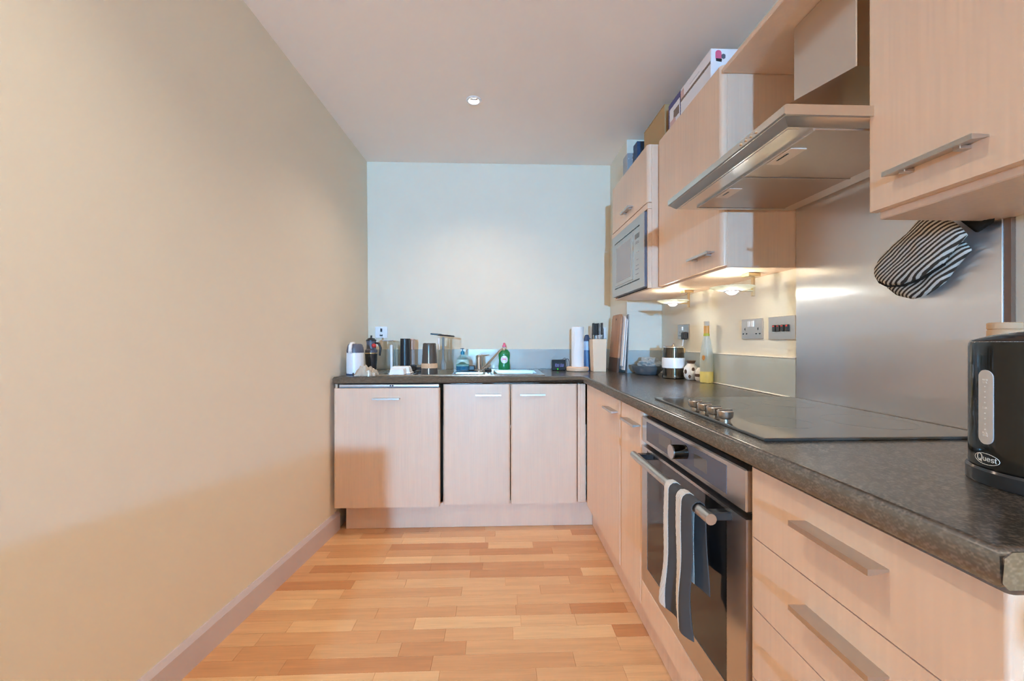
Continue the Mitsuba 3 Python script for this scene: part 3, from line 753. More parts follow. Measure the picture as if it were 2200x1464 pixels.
# ------------------------------------------------------------------ things on top of the wall units
def print_x(t, name, y0, y1, z0, z1, x, mat, label=None):
    add(t, name, box(x - 0.0007, x + 0.0005, y0, y1, z0, z1, 0), mat, label=label)
b = thing('storage_box', 'white cardboard box with a brown stripe on top of the wall cabinet by the hood', 'box')
add(b, 'carton', box(0.828, 1.05, 1.512, 1.768, 2.1045, 2.259, 0.002), 'white_card')
print_x(b, 'stripe', 1.514, 1.766, 2.200, 2.2115, 0.828, 'brown_print')
print_x(b, 'print', 1.735, 1.765, 2.212, 2.248, 0.828, 'blush_print')
print_x(b, 'lettering', 1.60, 1.68, 2.226, 2.229, 0.828, 'gauge_plastic')
pr_ = prism_y(capsule(0.024, 0.040), 1.5113, 1.5125); pr_.apply_translation([0.858, 0, 2.232])
add(b, 'print', pr_, 'pink', label='small pink print')
pr_ = prism_y(capsule(0.016, 0.020), 1.5113, 1.5125); pr_.apply_translation([0.878, 0, 2.228])
add(b, 'print', pr_, 'grey_plastic')
pr_ = prism_y(Polygon([(-.012, 0), (.010, -.004), (.012, .008), (-.012, .010)]), 1.5111, 1.5124); pr_.apply_translation([0.860, 0, 2.210])
add(b, 'print', pr_, 'black_plastic')
b = thing('storage_box', 'dark blue box with a photo print, between white box and cardboard box', 'box')
add(b, 'carton', box(0.830, 1.05, 1.774, 1.900, 2.1045, 2.262, 0.002), 'indigo')
print_x(b, 'print', 1.778, 1.885, 2.125, 2.232, 0.830, 'white_card', label='white photo print')
print_x(b, 'print', 1.785, 1.84, 2.165, 2.205, 0.8293, 'brown_print')
print_x(b, 'print', 1.82, 1.88, 2.13, 2.17, 0.8293, 'blush_print')
b = thing('storage_box', 'plain brown cardboard box on top of the microwave unit', 'box')
add(b, 'carton', box(0.832, 1.05, 1.948, 2.228, 2.101, 2.300, 0.002), 'cardboard')
add(b, 'flap', box(0.8305, 0.95, 1.950, 2.226, 2.2995, 2.303, 0.001), 'cardboard')
b = thing('storage_box', 'navy blue box behind the brown cardboard box', 'box')
add(b, 'carton', box(0.830, 0.95, 2.335, 2.400, 2.101, 2.311, 0.002), 'navy')
add(b, 'lid', box(0.829, 0.951, 2.334, 2.401, 2.285, 2.312, 0.002), 'navy')
b = thing('tin', 'dark tin with white pattern at the far end of the microwave unit', 'tin')
add(b, 'body', box(0.800, 0.880, 2.425, 2.510, 2.101, 2.284, 0.004), 'mid_grey')
rp = random.Random(3)
pat = []
for k in range(34):
    x, z = 0.808 + rp.random() * 0.062, 2.11 + rp.random() * 0.165
    g = prism_y(Polygon([(-.004, 0), (0, .005), (.004, 0), (0, -.005)]), 2.4244, 2.4256); g.apply_translation([x, 0, z]); pat.append(g)
add(b, 'pattern', cat_(pat), 'white_card')
labels['tin__pattern'] = {'label': 'white diamond pattern'}

# ------------------------------------------------------------------ oven glove
def to_wall(xc):
    return lambda u, v, h: (xc - h, u, v)
og = thing('oven_glove', 'striped black and cream double oven glove hanging on the splashback', 'oven glove')
g1 = [(0.885, 1.425), (0.925, 1.412), (0.946, 1.391), (0.984, 1.369), (1.018, 1.342), (1.035, 1.316), (1.036, 1.294), (1.024, 1.277), (1.003, 1.264), (0.964, 1.260), (0.920, 1.270), (0.871, 1.296), (0.849, 1.324), (0.824, 1.351), (0.840, 1.375)]
g2 = [(1.015, 1.285), (1.028, 1.262), (1.003, 1.239), (0.962, 1.224), (0.929, 1.230), (0.888, 1.256), (0.862, 1.292), (0.836, 1.320), (0.852, 1.345), (0.90, 1.33), (0.96, 1.29)]
add(og, 'mitt', puff(g1, 0.034, 0.035, 0.007, to_wall(1.020), 0.010, 1), 'striped_cotton', smooth=True)
add(og, 'mitt', puff(g2, 0.026, 0.030, 0.007, to_wall(1.046), 0.008, 5), 'striped_cotton', smooth=True)
rim = [(1.022, v0, v1) for v0, v1 in [(1.036, 1.300), (1.024, 1.2765), (1.003, 1.2635), (0.964, 1.2595), (0.920, 1.2695), (0.871, 1.2955)]]
add(og, 'binding', tube(rim, 0.0035, 8), 'dark_cotton', smooth=True, label='dark seam binding')
add(og, 'lining', puff([(0.885, 1.42), (0.83, 1.355), (0.80, 1.37), (0.795, 1.40), (0.83, 1.43)], 0.016, 0.02, 0.008, to_wall(1.048)), 'dark_cotton', smooth=True, label='dark open cuff')
add(og, 'hanging_loop', tube([(1.045, 0.845, 1.40), (1.052, 0.842, 1.43), (1.060, 0.845, 1.45), (1.063, 0.85, 1.44)], 0.003, 8), 'dark_cotton', smooth=True)

# ------------------------------------------------------------------ kettle
KX, KY, KR = 0.789, 0.531, 0.083
kt = thing('kettle', 'black glossy electric kettle with a water gauge at the right edge', 'kettle')
add(kt, 'base', lathe([(0, 0.9105), (0.085, 0.9105), (0.086, 0.913), (0.086, 0.930), (0.0835, 0.9335), (0, 0.9335)], KX, KY, 72), 'black_gloss', smooth=30)
bd = add(kt, 'body', lathe([(0, 0.934), (0.0815, 0.934), (0.083, 0.937), (0.083, 1.112), (0.0818, 1.118), (0, 1.118)], KX, KY, 96), 'kettle_shell', smooth=30)
add(kt, 'lid', lathe([(0.0818, 1.1185), (0.079, 1.121), (0.060, 1.128), (0.03, 1.133), (0, 1.134)], KX, KY, 72), 'black_gloss', smooth=30)
gz = (0.9697 + 1.0767) / 2
add(kt, 'gauge', wrap(flat_grid(capsule(0.0215, 0.108), 0.0012, 0.004), KX, KY, KR, 166.8, gz), 'gauge_plastic', label='grey translucent water gauge with scale marks')
marks = []
for k in range(9):
    if k != 4:
        marks.append(wrap(flat_grid(Point(0, 0).buffer(0.0009, 6), 0.0004, 0.01), KX, KY, KR + 0.0012, 166.8, gz + 0.030 - k * 0.0078))
for tx, dz in (('MAX', 0.0385), ('1.7L', 0.0345), ('1.0L', -0.0022), ('0.5L', -0.0385), ('MIN', -0.0425)):
    tm = meshkit.text_mesh(tx, 0.0026, 0.0004)
    tm.apply_translation([-tm.bounds[1][0] / 2, 0, 0])
    marks.append(wrap(tm, KX, KY, KR + 0.0012, 166.8, gz + dz))
add(kt, 'gauge_marks', cat_(marks), 'white_plastic', label='white scale marks on the gauge')
tm = meshkit.text_mesh('uest', 0.0085, 0.0005)
qm = meshkit.text_mesh('Q', 0.0125, 0.0005)
tm.apply_translation([qm.bounds[1][0] + 0.0006, 0, 0]); qm.apply_translation([0, -0.0015, 0])
lt = cat_([qm, tm]); w = lt.bounds[1][0]; lt.apply_translation([-w / 2, -0.0035, 0])
el = Point(0, 0).buffer(1.0, 32)
from shapely import affinity
ring = affinity.scale(el, w / 2 + 0.0045, 0.0095).difference(affinity.scale(el, w / 2 + 0.0037, 0.0087))
lt = cat_([lt, flat_grid(ring, 0.0005, 0.003)])
sc_ = 0.0372 / (lt.bounds[1][0] - lt.bounds[0][0])
lt.apply_scale([sc_, sc_ * 1.05, 1])
add(kt, 'logo', wrap(lt, KX, KY, KR, 166.5, 0.9478, 0.0), 'white_plastic', label='white oval logo reading Quest')
add(kt, 'handle', tube([(KX + 0.03, KY - 0.06, 1.115), (KX + 0.045, KY - 0.095, 1.125), (KX + 0.05, KY - 0.125, 1.09), (KX + 0.05, KY - 0.125, 1.0), (KX + 0.04, KY - 0.10, 0.955), (KX + 0.03, KY - 0.072, 0.95)], 0.011, 12), 'black_gloss', smooth=True)
jr = thing('storage_jar', 'tall jar with a wooden lid behind the kettle', 'jar')
add(jr, 'body', lathe([(0, 0.911), (0.040, 0.911), (0.043, 0.92), (0.043, 1.11), (0.038, 1.128), (0, 1.128)], 1.008, 0.735, 40), 'ceramic', smooth=30)
add(jr, 'lid', lathe([(0, 1.128), (0.0235, 1.128), (0.0235, 1.139), (0.0215, 1.141), (0.0235, 1.143), (0.0235, 1.1535), (0.021, 1.155), (0, 1.155)], 0.985, 0.735, 36), 'cork', smooth=30, label='turned wooden lid')

# ------------------------------------------------------------------ right-hand counter items
t = thing('bowl', 'dark grey glazed bowl holding a clear plastic bag of snacks', 'bowl')
add(t, 'dish', lathe([(0, 0.9105), (0.060, 0.9105), (0.066, 0.914), (0.088, 0.938), (0.097, 0.966), (0.094, 0.967), (0.084, 0.942), (0.060, 0.920), (0, 0.918)], 0.925, 2.42, 48), 'bowl_glaze', smooth=40)
rb = random.Random(5)
def crumple(cx, cy, cz, rx, ry, rz, amp, seed, sub=3):
    m = trimesh.creation.icosphere(sub)
    v = np.array(m.vertices)
    n = meshkit.fbm(v * 2.3 + seed, 3) - 0.5
    v = v * (1 + amp * n)[:, None] * [rx, ry, rz] + [cx, cy, cz]
    return trimesh.Trimesh(v, m.faces, process=False)
solo('plastic_bag', 'crumpled clear plastic bag lying in the dark bowl', 'bag', crumple(0.94, 2.42, 0.972, 0.066, 0.062, 0.040, 1.0, 4), 'film_bag')
t = thing('canister', 'dark chrome canister with a white paper band beside the patterned pot', 'canister')
add(t, 'body', lathe([(0, 0.911), (0.056, 0.911), (0.060, 0.915), (0.056, 0.930), (0.055, 1.05), (0.052, 1.08), (0, 1.08)], 0.976, 2.17, 48), 'dark_chrome', smooth=30)
add(t, 'band', lathe([(0.0555, 0.968), (0.0605, 0.969), (0.0610, 1.000), (0.0595, 1.024), (0.0555, 1.025)], 0.976, 2.17, 48), 'white_plastic', smooth=30, label='white band round the middle')
add(t, 'lid', lathe([(0, 1.080), (0.054, 1.080), (0.054, 1.086), (0.05, 1.089), (0.012, 1.09), (0.006, 1.098), (0.009, 1.106), (0, 1.108)], 0.976, 2.17, 40), 'chrome', smooth=30)
add(t, 'spout', box(1.02, 1.036, 2.15, 2.19, 1.05, 1.078, 0.003), 'brass')
t = thing('ceramic_pot', 'small round white pot with brown markings beside the dark canister', 'pot')
add(t, 'body', lathe([(0, 0.911), (0.022, 0.911), (0.034, 0.925), (0.038, 0.95), (0.034, 0.975), (0.022, 0.990), (0.017, 1.0), (0.0, 1.0)], 1.028, 2.075, 36), 'ceramic', smooth=40)
add(t, 'collar', lathe([(0, 0.998), (0.018, 0.998), (0.025, 1.012), (0.022, 1.013), (0.014, 1.004), (0, 1.003)], 1.028, 2.075, 36), 'brown_glaze', smooth=30)
for a, z, s in ((200, 0.955, 0.010), (235, 0.93, 0.008), (262, 0.968, 0.009), (165, 0.94, 0.008)):
    rr = 0.0375 if z < 0.96 else 0.0352
    add(t, 'marking', wrap(flat_grid(affinity.scale(Point(0, 0).buffer(s, 10), 0.8, 1.2), 0.001, 0.004), 1.028, 2.075, rr, a, z), 'brown_glaze')
t = thing('ceramic_pot', 'smaller white and brown pot between the patterned pot and the lemon bottle', 'pot')
add(t, 'body', lathe([(0, 0.911), (0.016, 0.911), (0.023, 0.92), (0.025, 0.94), (0.021, 0.962), (0.014, 0.975), (0.010, 0.980), (0, 0.980)], 1.040, 2.004, 32), 'ceramic', smooth=40)
add(t, 'marking', lathe([(0.0246, 0.934), (0.0256, 0.940), (0.0240, 0.949)], 1.040, 2.004, 32), 'brown_glaze', smooth=30)
t = thing('glass_bottle', 'tall clear bottle with yellow liqueur at the bottom beside the upstand', 'bottle')
bx, by = 1.035, 1.93
add(t, 'glass', lathe([(0.0304, 0.9665), (0.0305, 0.97), (0.0295, 1.04), (0.024, 1.09), (0.015, 1.135), (0.0115, 1.15), (0.0115, 1.195)], bx, by, 40), 'milky_glass', smooth=30)
add(t, 'liquid', lathe([(0, 0.9112), (0.0285, 0.9112), (0.030, 0.915), (0.0305, 0.966), (0, 0.966)], bx, by, 40), 'yellow_liquid', smooth=30, label='yellow liquid in the bottom quarter')
add(t, 'neck_label', lathe([(0.0120, 1.150), (0.0126, 1.151), (0.0126, 1.192), (0.0120, 1.193)], bx, by, 28), 'orange_label', smooth=30, label='orange and green neck label')
add(t, 'neck_label', lathe([(0.0134, 1.142), (0.0142, 1.146), (0.0128, 1.156), (0.0126, 1.150)], bx, by, 28), 'olive_label', smooth=30)
add(t, 'cap', lathe([(0, 1.194), (0.0130, 1.194), (0.0130, 1.213), (0.0122, 1.215), (0, 1.215)], bx, by, 28), 'beige_label', smooth=30)
add(t, 'badge', wrap(flat_grid(affinity.scale(Point(0, 0).buffer(0.009, 12), 0.8, 1.4), 0.0008, 0.004), bx, by, 0.0298, 215, 1.035), 'orange_label')

# ------------------------------------------------------------------ back counter items, from the left
t = thing('electric_jug', 'small white jug kettle with a grey lid at the left end of the worktop', 'jug')
x, y = -0.879, 2.47
add(t, 'body', lathe([(0, 0.911), (0.046, 0.911), (0.050, 0.915), (0.051, 0.93), (0.0505, 1.045), (0, 1.045)], x, y, 44), 'white_plastic', smooth=30)
add(t, 'lid', lathe([(0.0505, 1.0455), (0.0495, 1.066), (0.043, 1.091), (0.036, 1.099), (0, 1.101)], x, y, 44), 'grey_plastic', smooth=30, label='grey domed lid')
add(t, 'handle', tube([(x - 0.014, y - 0.046, 1.043), (x - 0.014, y - 0.048, 1.06), (x - 0.014, y - 0.042, 1.085), (x - 0.013, y - 0.028, 1.099), (x - 0.011, y, 1.102)], [0.011, 0.0115, 0.0115, 0.011, 0.010], 12), 'white_plastic', smooth=True)
add(t, 'base_ring', lathe([(0.0500, 0.9108), (0.0530, 0.9108), (0.0530, 0.916), (0.0508, 0.918)], x, y, 44), 'navy', smooth=30)
t = thing('coffee_pot', 'black stovetop coffee pot with a gold band behind the foil pouch', 'coffee pot')
x, y = -0.842, 2.66
add(t, 'boiler', lathe([(0, 0.911), (0.030, 0.911), (0.0325, 0.925), (0.0395, 1.028), (0.0395, 1.032), (0, 1.032)], x, y, 36), 'black_gloss', smooth=30)
add(t, 'band', lathe([(0.0396, 1.0320), (0.0405, 1.033), (0.0405, 1.0395), (0.0396, 1.040)], x, y, 36), 'brass', smooth=30, label='thin gold band')
add(t, 'upper_chamber', lathe([(0, 1.032), (0.039, 1.040), (0.039, 1.056), (0.030, 1.066), (0.029, 1.10), (0.031, 1.118), (0, 1.118)], x, y, 36), 'grey_plastic', smooth=30)
add(t, 'lid', lathe([(0.033, 1.117), (0.033, 1.122), (0.020, 1.135), (0.006, 1.138), (0.0055, 1.146), (0.007, 1.152), (0, 1.155)], x, y, 36), 'black_plastic', smooth=30)
add(t, 'handle', tube([(x + 0.028, y - 0.01, 1.105), (x + 0.055, y - 0.015, 1.10), (x + 0.066, y - 0.015, 1.07), (x + 0.060, y - 0.015, 1.02)], [0.006, 0.008, 0.008, 0.006], 10), 'black_plastic', smooth=True)
rd = trimesh.creation.icosphere(2, 0.0145); rd.apply_translation([x + 0.028, y - 0.034, 1.086])
add(t, 'release_knob', rd, 'red', smooth=True, label='red knob')
t = thing('foil_pouch', 'crumpled foil coffee pouch with a beige label lying in front of the coffee pot', 'pouch')
def foil_bag(cx, cy, L, W, Hh, seed):
    u = np.linspace(-1, 1, 26); v = np.linspace(-1, 1, 18)
    top, bot = [], []
    for a_ in u:
        for b_ in v:
            e = max(0.0, 1 - abs(a_) ** 3) * max(0.0, 1 - abs(b_) ** 4)
            k = meshkit.fbm(np.array([[a_ * 3.1 + seed, b_ * 2.6, seed * 1.7]]), 3)[0] - 0.5
            j = meshkit.noise(np.array([[a_ * 5 + seed, b_ * 5, 9.0]]))[0] - 0.5
            x_, y_ = cx + L / 2 * a_ + 0.010 * j, cy + W / 2 * b_ + 0.008 * k
            top.append([x_, y_, 0.9135 + Hh * e ** 0.6 * (0.75 + 1.1 * k) + 0.004 * (1 - e)])
            bot.append([x_, y_, 0.9112])
    n, c = len(top), 18
    f = []
    for i in range(25):
        for j in range(17):
            p, q, r, t_ = i * c + j, (i + 1) * c + j, (i + 1) * c + j + 1, i * c + j + 1
            f += [[p, q, r], [p, r, t_], [p + n, r + n, q + n], [p + n, t_ + n, r + n]]
    rim = [i * c for i in range(26)] + [25 * c + j for j in range(1, c)] + [i * c + c - 1 for i in range(24, -1, -1)] + [j for j in range(c - 2, 0, -1)]
    for k in range(len(rim)):
        p, q = rim[k], rim[(k + 1) % len(rim)]
        f += [[p, p + n, q + n], [p, q + n, q]]
    m = trimesh.Trimesh(np.array(top + bot), np.array(f), process=False)
    m.fix_normals()
    return m
add(t, 'pouch', foil_bag(-0.778, 2.382, 0.125, 0.066, 0.052, 3), 'foil')
add(t, 'label', foil_bag(-0.794, 2.376, 0.068, 0.060, 0.060, 3), 'beige_label', label='beige paper label')
add(t, 'clip', box(-0.852, -0.844, 2.345, 2.354, 0.9115, 0.930, 0.002), 'black_plastic')
t = thing('glass_carafe', 'clear glass carafe standing behind the white tub', 'carafe')
x, y = -0.772, 2.80
add(t, 'glass', lathe([(0, 0.9132), (0.039, 0.9132), (0.041, 0.92), (0.0415, 1.06), (0.034, 1.09), (0.033, 1.118), (0.037, 1.123)], x, y, 36), 'clear_glass', smooth=30)
add(t, 'rim', lathe([(0.0335, 1.118), (0.037, 1.123), (0.0385, 1.121), (0.0355, 1.116), (0.0335, 1.118)], x, y, 36), 'gauge_plastic', smooth=30)
t = thing('drinking_glass', 'tall clear ribbed drinking glass next to the black flask', 'glass')
x, y = -0.705, 2.78
add(t, 'glass', lathe([(0, 0.9135), (0.028, 0.9135), (0.029, 0.93), (0.0295, 1.02), (0.0305, 1.117)], x, y, 32), 'clear_glass', smooth=30)
for a in (185, 228, 270, 312):
    ra = math.radians(a)
    add(t, 'rib', tube([(x + 0.0285 * math.cos(ra), y + 0.0285 * math.sin(ra), 0.918), (x + 0.0292 * math.cos(ra), y + 0.0292 * math.sin(ra), 1.0), (x + 0.0298 * math.cos(ra), y + 0.0298 * math.sin(ra), 1.09)], 0.0022, 6), 'clear_glass')
solo('plastic_tumbler', 'slim white plastic tube standing in front of the glass carafe', 'tumbler', lathe([(0, 0.9142), (0.0085, 0.9142), (0.009, 0.93), (0.0105, 1.088), (0.0095, 1.09), (0, 1.09)], -0.725, 2.72, 24), 'white_plastic', smooth=30)
t = thing('vacuum_flask', 'tall matt black vacuum flask on the drainer', 'flask')
x, y = -0.641, 2.76
add(t, 'body', lathe([(0, 0.9145), (0.031, 0.9145), (0.0335, 0.918), (0.0335, 1.09), (0, 1.09)], x, y, 40), 'black_plastic', smooth=30)
add(t, 'cap', lathe([(0, 1.0905), (0.0333, 1.0905), (0.0333, 1.130), (0.031, 1.133), (0, 1.133)], x, y, 40), 'black_plastic', smooth=30)
t = thing('copper_beaker', 'slim copper-topped steel beaker right behind the black flask', 'beaker')
x, y = -0.612, 2.83
add(t, 'body', lathe([(0, 0.9135), (0.020, 0.9135), (0.022, 0.918), (0.022, 1.055), (0, 1.055)], x, y, 28), 'mid_grey', smooth=30)
add(t, 'top', lathe([(0, 1.0555), (0.0222, 1.0555), (0.0222, 1.128), (0.020, 1.131), (0, 1.131)], x, y, 28), 'copper', smooth=30, label='copper upper part')
t = thing('plastic_tub', 'low white plastic tub upside down on the drainer', 'tub')
def tub(x0, x1, y0, y1, z0, z1, i):
    return hull([(x0, y0, z0), (x1, y0, z0), (x1, y1, z0), (x0, y1, z0), (x0 + i, y0 + i, z1 - .006), (x1 - i, y0 + i, z1 - .006), (x1 - i, y1 - i, z1 - .006), (x0 + i, y1 - i, z1 - .006),
                 (x0 + i + .006, y0 + i + .006, z1), (x1 - i - .006, y0 + i + .006, z1), (x1 - i - .006, y1 - i - .006, z1), (x0 + i + .006, y1 - i - .006, z1)])
add(t, 'body', tub(-0.672, -0.545, 2.47, 2.56, 0.9145, 0.958, 0.010), 'white_plastic')
add(t, 'rim', box(-0.676, -0.541, 2.466, 2.564, 0.9143, 0.920, 0.002), 'white_plastic')
solo('soap_dish', 'small white rectangular dish in front of the plastic tub', 'dish', tub(-0.652, -0.566, 2.40, 2.455, 0.9145, 0.950, 0.003), 'white_plastic')
t = thing('cable_coil', 'black charger with coiled cable between the flask and the cork-banded cup', 'cable')
add(t, 'charger', box(-0.592, -0.555, 2.70, 2.735, 0.9145, 0.955, 0.004), 'black_plastic')
aa = np.linspace(0, 4 * math.pi, 50)
add(t, 'coil', tube(np.c_[-0.535 + 0.026 * np.cos(aa), 2.71 + 0.022 * np.sin(aa), 0.918 + 0.010 * aa / 6.0], 0.0045, 8), 'black_plastic', smooth=True)
t = thing('reusable_cup', 'smoked brown cup with a cork band upside down on the drainer', 'cup')
x, y = -0.420, 2.44
add(t, 'cup', lathe([(0, 0.9145), (0.050, 0.9145), (0.0505, 0.918), (0.0475, 0.952), (0.0455, 0.982), (0.040, 1.085), (0.0385, 1.100), (0.036, 1.104), (0, 1.104)], x, y, 44), 'smoked_plastic', smooth=30)
add(t, 'cork_band', lathe([(0.0478, 0.952), (0.0496, 0.9525), (0.0480, 0.9805), (0.0458, 0.981)], x, y, 44), 'cork', smooth=30, label='cork band')
t = thing('water_jug', 'tall clear water filter jug with a flat black lid beside the soap dispenser', 'jug')
x, y = -0.340, 2.60
add(t, 'jug', lathe([(0, 0.9135), (0.049, 0.9135), (0.051, 0.918), (0.0525, 1.10), (0.0535, 1.142)], x, y, 44), 'clear_glass', smooth=30)
add(t, 'filter_column', lathe([(0, 0.93), (0.018, 0.93), (0.020, 0.96), (0.008, 1.0), (0.008, 1.06), (0.011, 1.065), (0.0075, 1.07), (0.0075, 1.143), (0, 1.143)], x - 0.018, y, 24), 'mid_grey', smooth=30)
add(t, 'handle', tube([(x - 0.040, y - 0.035, 1.135), (x - 0.040, y - 0.045, 1.10), (x - 0.038, y - 0.045, 1.06)], 0.006, 10), 'white_plastic', smooth=True)
lid = lathe([(0, 1.144), (0.055, 1.144), (0.057, 1.148), (0.050, 1.154), (0, 1.155)], 0, 0, 40)
lid = cat_([lid, box(-0.10, -0.03, -0.018, 0.018, 1.146, 1.157, 0.003)])
lid.apply_transform(trimesh.transformations.rotation_matrix(math.radians(5), [0, 1, 0], [0, 0, 1.144]))
lid.apply_translation([x, y, 0.003])
add(t, 'lid', lid, 'black_plastic', smooth=30, label='flat black lid with pouring lip')
t = thing('hand_soap', 'clear pump soap bottle with blue liquid and teal pump left of the tap', 'soap bottle')
x, y = -0.243, 2.72
def flat_lathe(prof, x, y, ky, n=40):
    m = lathe(prof, 0, 0, n); m.apply_scale([1, ky, 1]); m.apply_translation([x, y, 0]); return m
add(t, 'bottle', flat_lathe([(0, 0.9132), (0.042, 0.9132), (0.0445, 0.918), (0.046, 0.96), (0.042, 0.99), (0.028, 1.012), (0.013, 1.022), (0.0125, 1.026)], x, y, 0.62), 'soap_plastic', smooth=30)
add(t, 'liquid', flat_lathe([(0, 0.915), (0.040, 0.915), (0.0425, 0.919), (0.0435, 0.944), (0, 0.944)], x, y, 0.60), 'blue_liquid', smooth=30, label='blue liquid')
add(t, 'label', flat_lathe([(0.0440, 0.946), (0.0462, 0.960), (0.0425, 0.99)], x, y, 0.615), 'mint_label', smooth=30)
add(t, 'pump', lathe([(0, 1.024), (0.0135, 1.024), (0.0135, 1.044), (0.010, 1.047), (0.004, 1.048), (0.004, 1.062), (0, 1.062)], x, y, 24), 'teal', smooth=30, label='teal pump')
add(t, 'nozzle', cat_([box(x - 0.014, x - 0.003, y - 0.03, y + 0.005, 1.062, 1.067, 0.001), box(x + 0.004, x + 0.012, y - 0.03, y + 0.005, 1.062, 1.067, 0.001), box(x - .004, x + .005, y - 0.008, y + 0.008, 1.060, 1.068, 0.001)]), 'grey_plastic')
solo('sponge', 'black scouring sponge between the soap dispenser and the tap', 'sponge', box(-0.207, -0.160, 2.735, 2.775, 0.9132, 0.948, 0.006), 'black_plastic')
solo('sink_plug', 'black rubber sink plug on the rim right of the tap', 'sink plug', lathe([(0, 0.9132), (0.024, 0.9132), (0.026, 0.919), (0.018, 0.924), (0.006, 0.926), (0.005, 0.934), (0, 0.935)], -0.068, 2.72, 28), 'black_plastic', smooth=30)
t = thing('dish_soap', 'green dish soap bottle with a pink cap right of the tap', 'soap bottle')
x, y = 0.044, 2.83
add(t, 'bottle', flat_lathe([(0, 0.9132), (0.038, 0.9132), (0.041, 0.918), (0.0415, 0.94), (0.037, 0.975), (0.0415, 1.015), (0.040, 1.035), (0.026, 1.052), (0.014, 1.057), (0, 1.057)], x, y, 0.6), 'green_liquid', smooth=30)
lb = flat_grid(affinity.scale(Point(0, 0).buffer(0.026, 20), 1.0, 1.05), 0.001, 0.006)
lb.apply_transform(np.array([[1, 0, 0, x], [0, 0, -1, y - 0.0215], [0, 1, 0, 0.985], [0, 0, 0, 1.0]]))
vv = np.array(lb.vertices); vv[:, 1] = y - np.sqrt(np.maximum(0.0415 ** 2 - (vv[:, 0] - x) ** 2, 0)) * 0.6 - 0.0010 + (vv[:, 1] - vv[:, 1].mean()) * 0.5
add(t, 'label', trimesh.Trimesh(vv, lb.faces, process=False), 'white_plastic', label='round white label')
lb2 = flat_grid(sbox(-0.013, -0.006, 0.013, 0.006), 0.001, 0.006)
lb2.apply_transform(np.array([[1, 0, 0, x], [0, 0, -1, y - 0.0265], [0, 1, 0, 0.988], [0, 0, 0, 1.0]]))
add(t, 'label_print', lb2, 'pink')
add(t, 'neck', lathe([(0, 1.057), (0.0135, 1.057), (0.0125, 1.073), (0, 1.073)], x, y, 24), 'white_plastic', smooth=30)
add(t, 'cap', lathe([(0, 1.073), (0.0145, 1.073), (0.0145, 1.083), (0.008, 1.090), (0.008, 1.098), (0.006, 1.103), (0, 1.104)], x, y, 24), 'pink', smooth=30, label='pink cap')
t = thing('digital_clock', 'small black digital clock with purple digits left of the paper towel roll', 'clock')
x, y = 0.425, 2.74
add(t, 'case', box(x - 0.051, x + 0.047, y, y + 0.03, 0.911, 0.986, 0.004), 'black_gloss')
segs = []
for k, cx_ in enumerate((-0.028, -0.014, 0.006, 0.020)):                   # two pairs of seven-segment figures
    for dx, dz, w, h in ((0, 0.010, 0.007, 0.002), (0, 0, 0.007, 0.002), (0, -0.010, 0.007, 0.002), (-0.0045, 0.005, 0.002, 0.008), (0.0045, 0.005, 0.002, 0.008), (-0.0045, -0.005, 0.002, 0.008), (0.0045, -0.005, 0.002, 0.008))[k % 2:]:
        segs.append(box(x + 0.006 + cx_ + dx - w / 2, x + 0.006 + cx_ + dx + w / 2, y - 0.0006, y + 0.001, 0.948 + dz - h / 2, 0.948 + dz + h / 2, 0))
dm = cat_(segs)
add(t, 'digits', dm, 'purple_screen', label='purple digits')
led = trimesh.creation.icosphere(1, 0.0055); led.apply_translation([x - 0.010, y - 0.003, 0.921])
principled('green_led', (0.05, 0.95, 0.03), 0.4)
add(t, 'indicator', led, 'green_led', label='green light')
t = thing('wire_holder', 'small dark wire holder behind the clock', 'holder')
for k, (dx, h) in enumerate(((0.0, 0.985), (0.018, 0.995), (0.036, 0.99))):
    g = [(0.455 + dx + 0.018 * math.cos(a), 2.80 + 0.004 * math.sin(3 * a), (0.911 + h) / 2 + (h - 0.911) / 2 * math.sin(a)) for a in np.linspace(-math.pi / 2, 1.5 * math.pi, 22)]
    add(t, 'wire', tube(g, 0.0022, 8), 'grey_plastic', smooth=True)
t = thing('paper_towel_holder', 'round wooden stand under the paper towel roll', 'holder')
x, y = 0.546, 2.70
add(t, 'base', lathe([(0, 0.911), (0.070, 0.911), (0.076, 0.916), (0.076, 0.934), (0.072, 0.940), (0, 0.940)], x, y, 44), 'light_wood', smooth=30)
add(t, 'rod', cyl([x, y, 0.939], [x, y, 1.218], 0.009), 'light_wood', smooth=30)
solo('paper_towel_roll', 'white paper towel roll on the round wooden stand', 'paper towel', lathe([(0.019, 0.9405), (0.041, 0.9405), (0.042, 0.943), (0.042, 1.210), (0.041, 1.213), (0.019, 1.213), (0.019, 0.9405)], x, y, 40), 'paper', smooth=30)
t = thing('shaker_bottle', 'blue shaker bottle with a dark funnel lid behind the knife block', 'bottle')
x, y = 0.640, 2.83
add(t, 'body', lathe([(0, 0.911), (0.029, 0.911), (0.030, 0.92), (0.031, 1.05), (0, 1.05)], x, y, 30), 'blue_plastic', smooth=30)
add(t, 'window', lathe([(0, 1.0505), (0.031, 1.0505), (0.031, 1.115), (0, 1.115)], x, y, 30), 'pale_blue', smooth=30)
add(t, 'lid', lathe([(0.033, 1.115), (0.033, 1.12), (0.018, 1.14), (0.012, 1.16), (0, 1.162)], x, y, 30), 'navy', smooth=30, label='dark funnel lid')
t = thing('knife_block', 'pale wooden knife block full of knives', 'knife block')
add(t, 'block', hull([(0.640, 2.63, 0.911), (0.724, 2.63, 0.911), (0.724, 2.72, 0.911), (0.640, 2.72, 0.911), (0.634, 2.63, 1.129), (0.726, 2.63, 1.129), (0.726, 2.735, 1.129), (0.634, 2.735, 1.129)]), 'pale_wood')
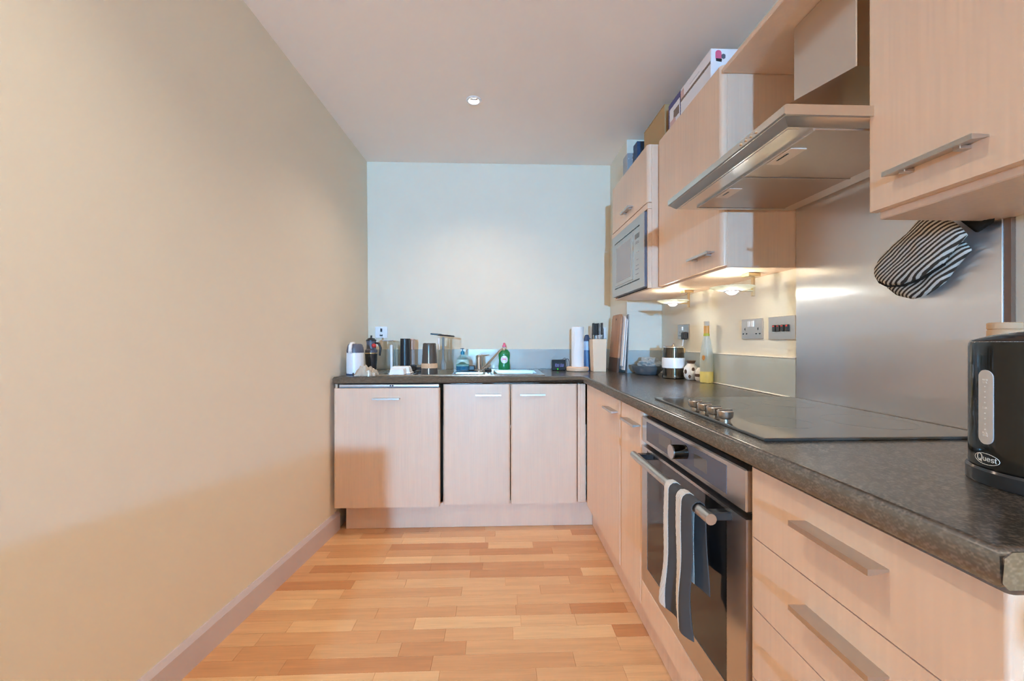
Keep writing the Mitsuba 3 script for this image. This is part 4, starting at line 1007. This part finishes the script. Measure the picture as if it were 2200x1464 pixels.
for i, (x, y, h, r) in enumerate(((0.645, 2.655, 1.238, 0), (0.662, 2.665, 1.236, 0), (0.678, 2.66, 1.238, 0), (0.702, 2.66, 1.240, 0), (0.716, 2.70, 1.205, 0), (0.655, 2.70, 1.205, 0))):
    k = thing('kitchen_knife', ['black-handled knife at the left end of the knife block', 'black-handled knife second from the left in the knife block', 'black-handled knife in the middle of the knife block', 'black-handled knife set apart at the right front of the knife block',
                                'shorter black-handled knife at the right rear of the knife block', 'shorter black-handled knife at the left rear of the knife block'][i], 'knife')
    add(k, 'blade', box(x - 0.001, x + 0.001, y - 0.012, y + 0.012, 1.1292, h - 0.08, 0.0003), 'chrome')
    add(k, 'handle', cat_([box(x - 0.0075, x + 0.0075, y - 0.013, y + 0.013, h - 0.082, h, 0.004)]), 'black_plastic')
# cutting boards leaning on the side of the wall column
def lean_board(y0, y1, z0, z1, x0, x1, th, r):
    P = sbox(y0, 0, y1, z1 - z0).buffer(-r).buffer(r, 8).union(sbox(y0, 0, y1, (z1 - z0) / 2))
    m = trimesh.creation.extrude_polygon(P, th)
    m.apply_transform(AX['x'])
    v = np.array(m.vertices)
    k = v[:, 2] / (z1 - z0)
    v[:, 0] = v[:, 0] + x0 + (x1 - x0) * k
    v[:, 2] += z0
    return trimesh.Trimesh(v, m.faces, process=False)
t = thing('cutting_board', 'dark wooden cutting board with rounded top leaning by the knife block', 'cutting board')
add(t, 'board', lean_board(2.565, 2.76, 1.005, 1.294, 0.783, 0.805, 0.014, 0.03), 'board_wood')
add(t, 'dipped_end', lean_board(2.565, 2.76, 0.911, 1.005, 0.775, 0.783, 0.014, 0.0), 'brown_glaze', label='dark lower end')
add(t, 'hole', cyl([0.8015, 2.66, 1.262], [0.8035, 2.66, 1.262], 0.006, 16), 'black_plastic')
solo('cutting_board', 'thin white plastic cutting board right behind the wooden board', 'cutting board', lean_board(2.52, 2.74, 0.955, 1.280, 0.799, 0.822, 0.005, 0.02), 'white_plastic')
solo('cutting_board', 'second thin white plastic cutting board, nearest the wall column', 'cutting board', lean_board(2.505, 2.73, 0.93, 1.262, 0.808, 0.829, 0.004, 0.02), 'white_plastic')
solo('baking_tray', 'dark metal baking tray edge on, leaning against the wall column corner', 'baking tray', lean_board(2.515, 2.555, 0.911, 1.29, 0.829, 0.8385, 0.006, 0.012), 'mid_grey')
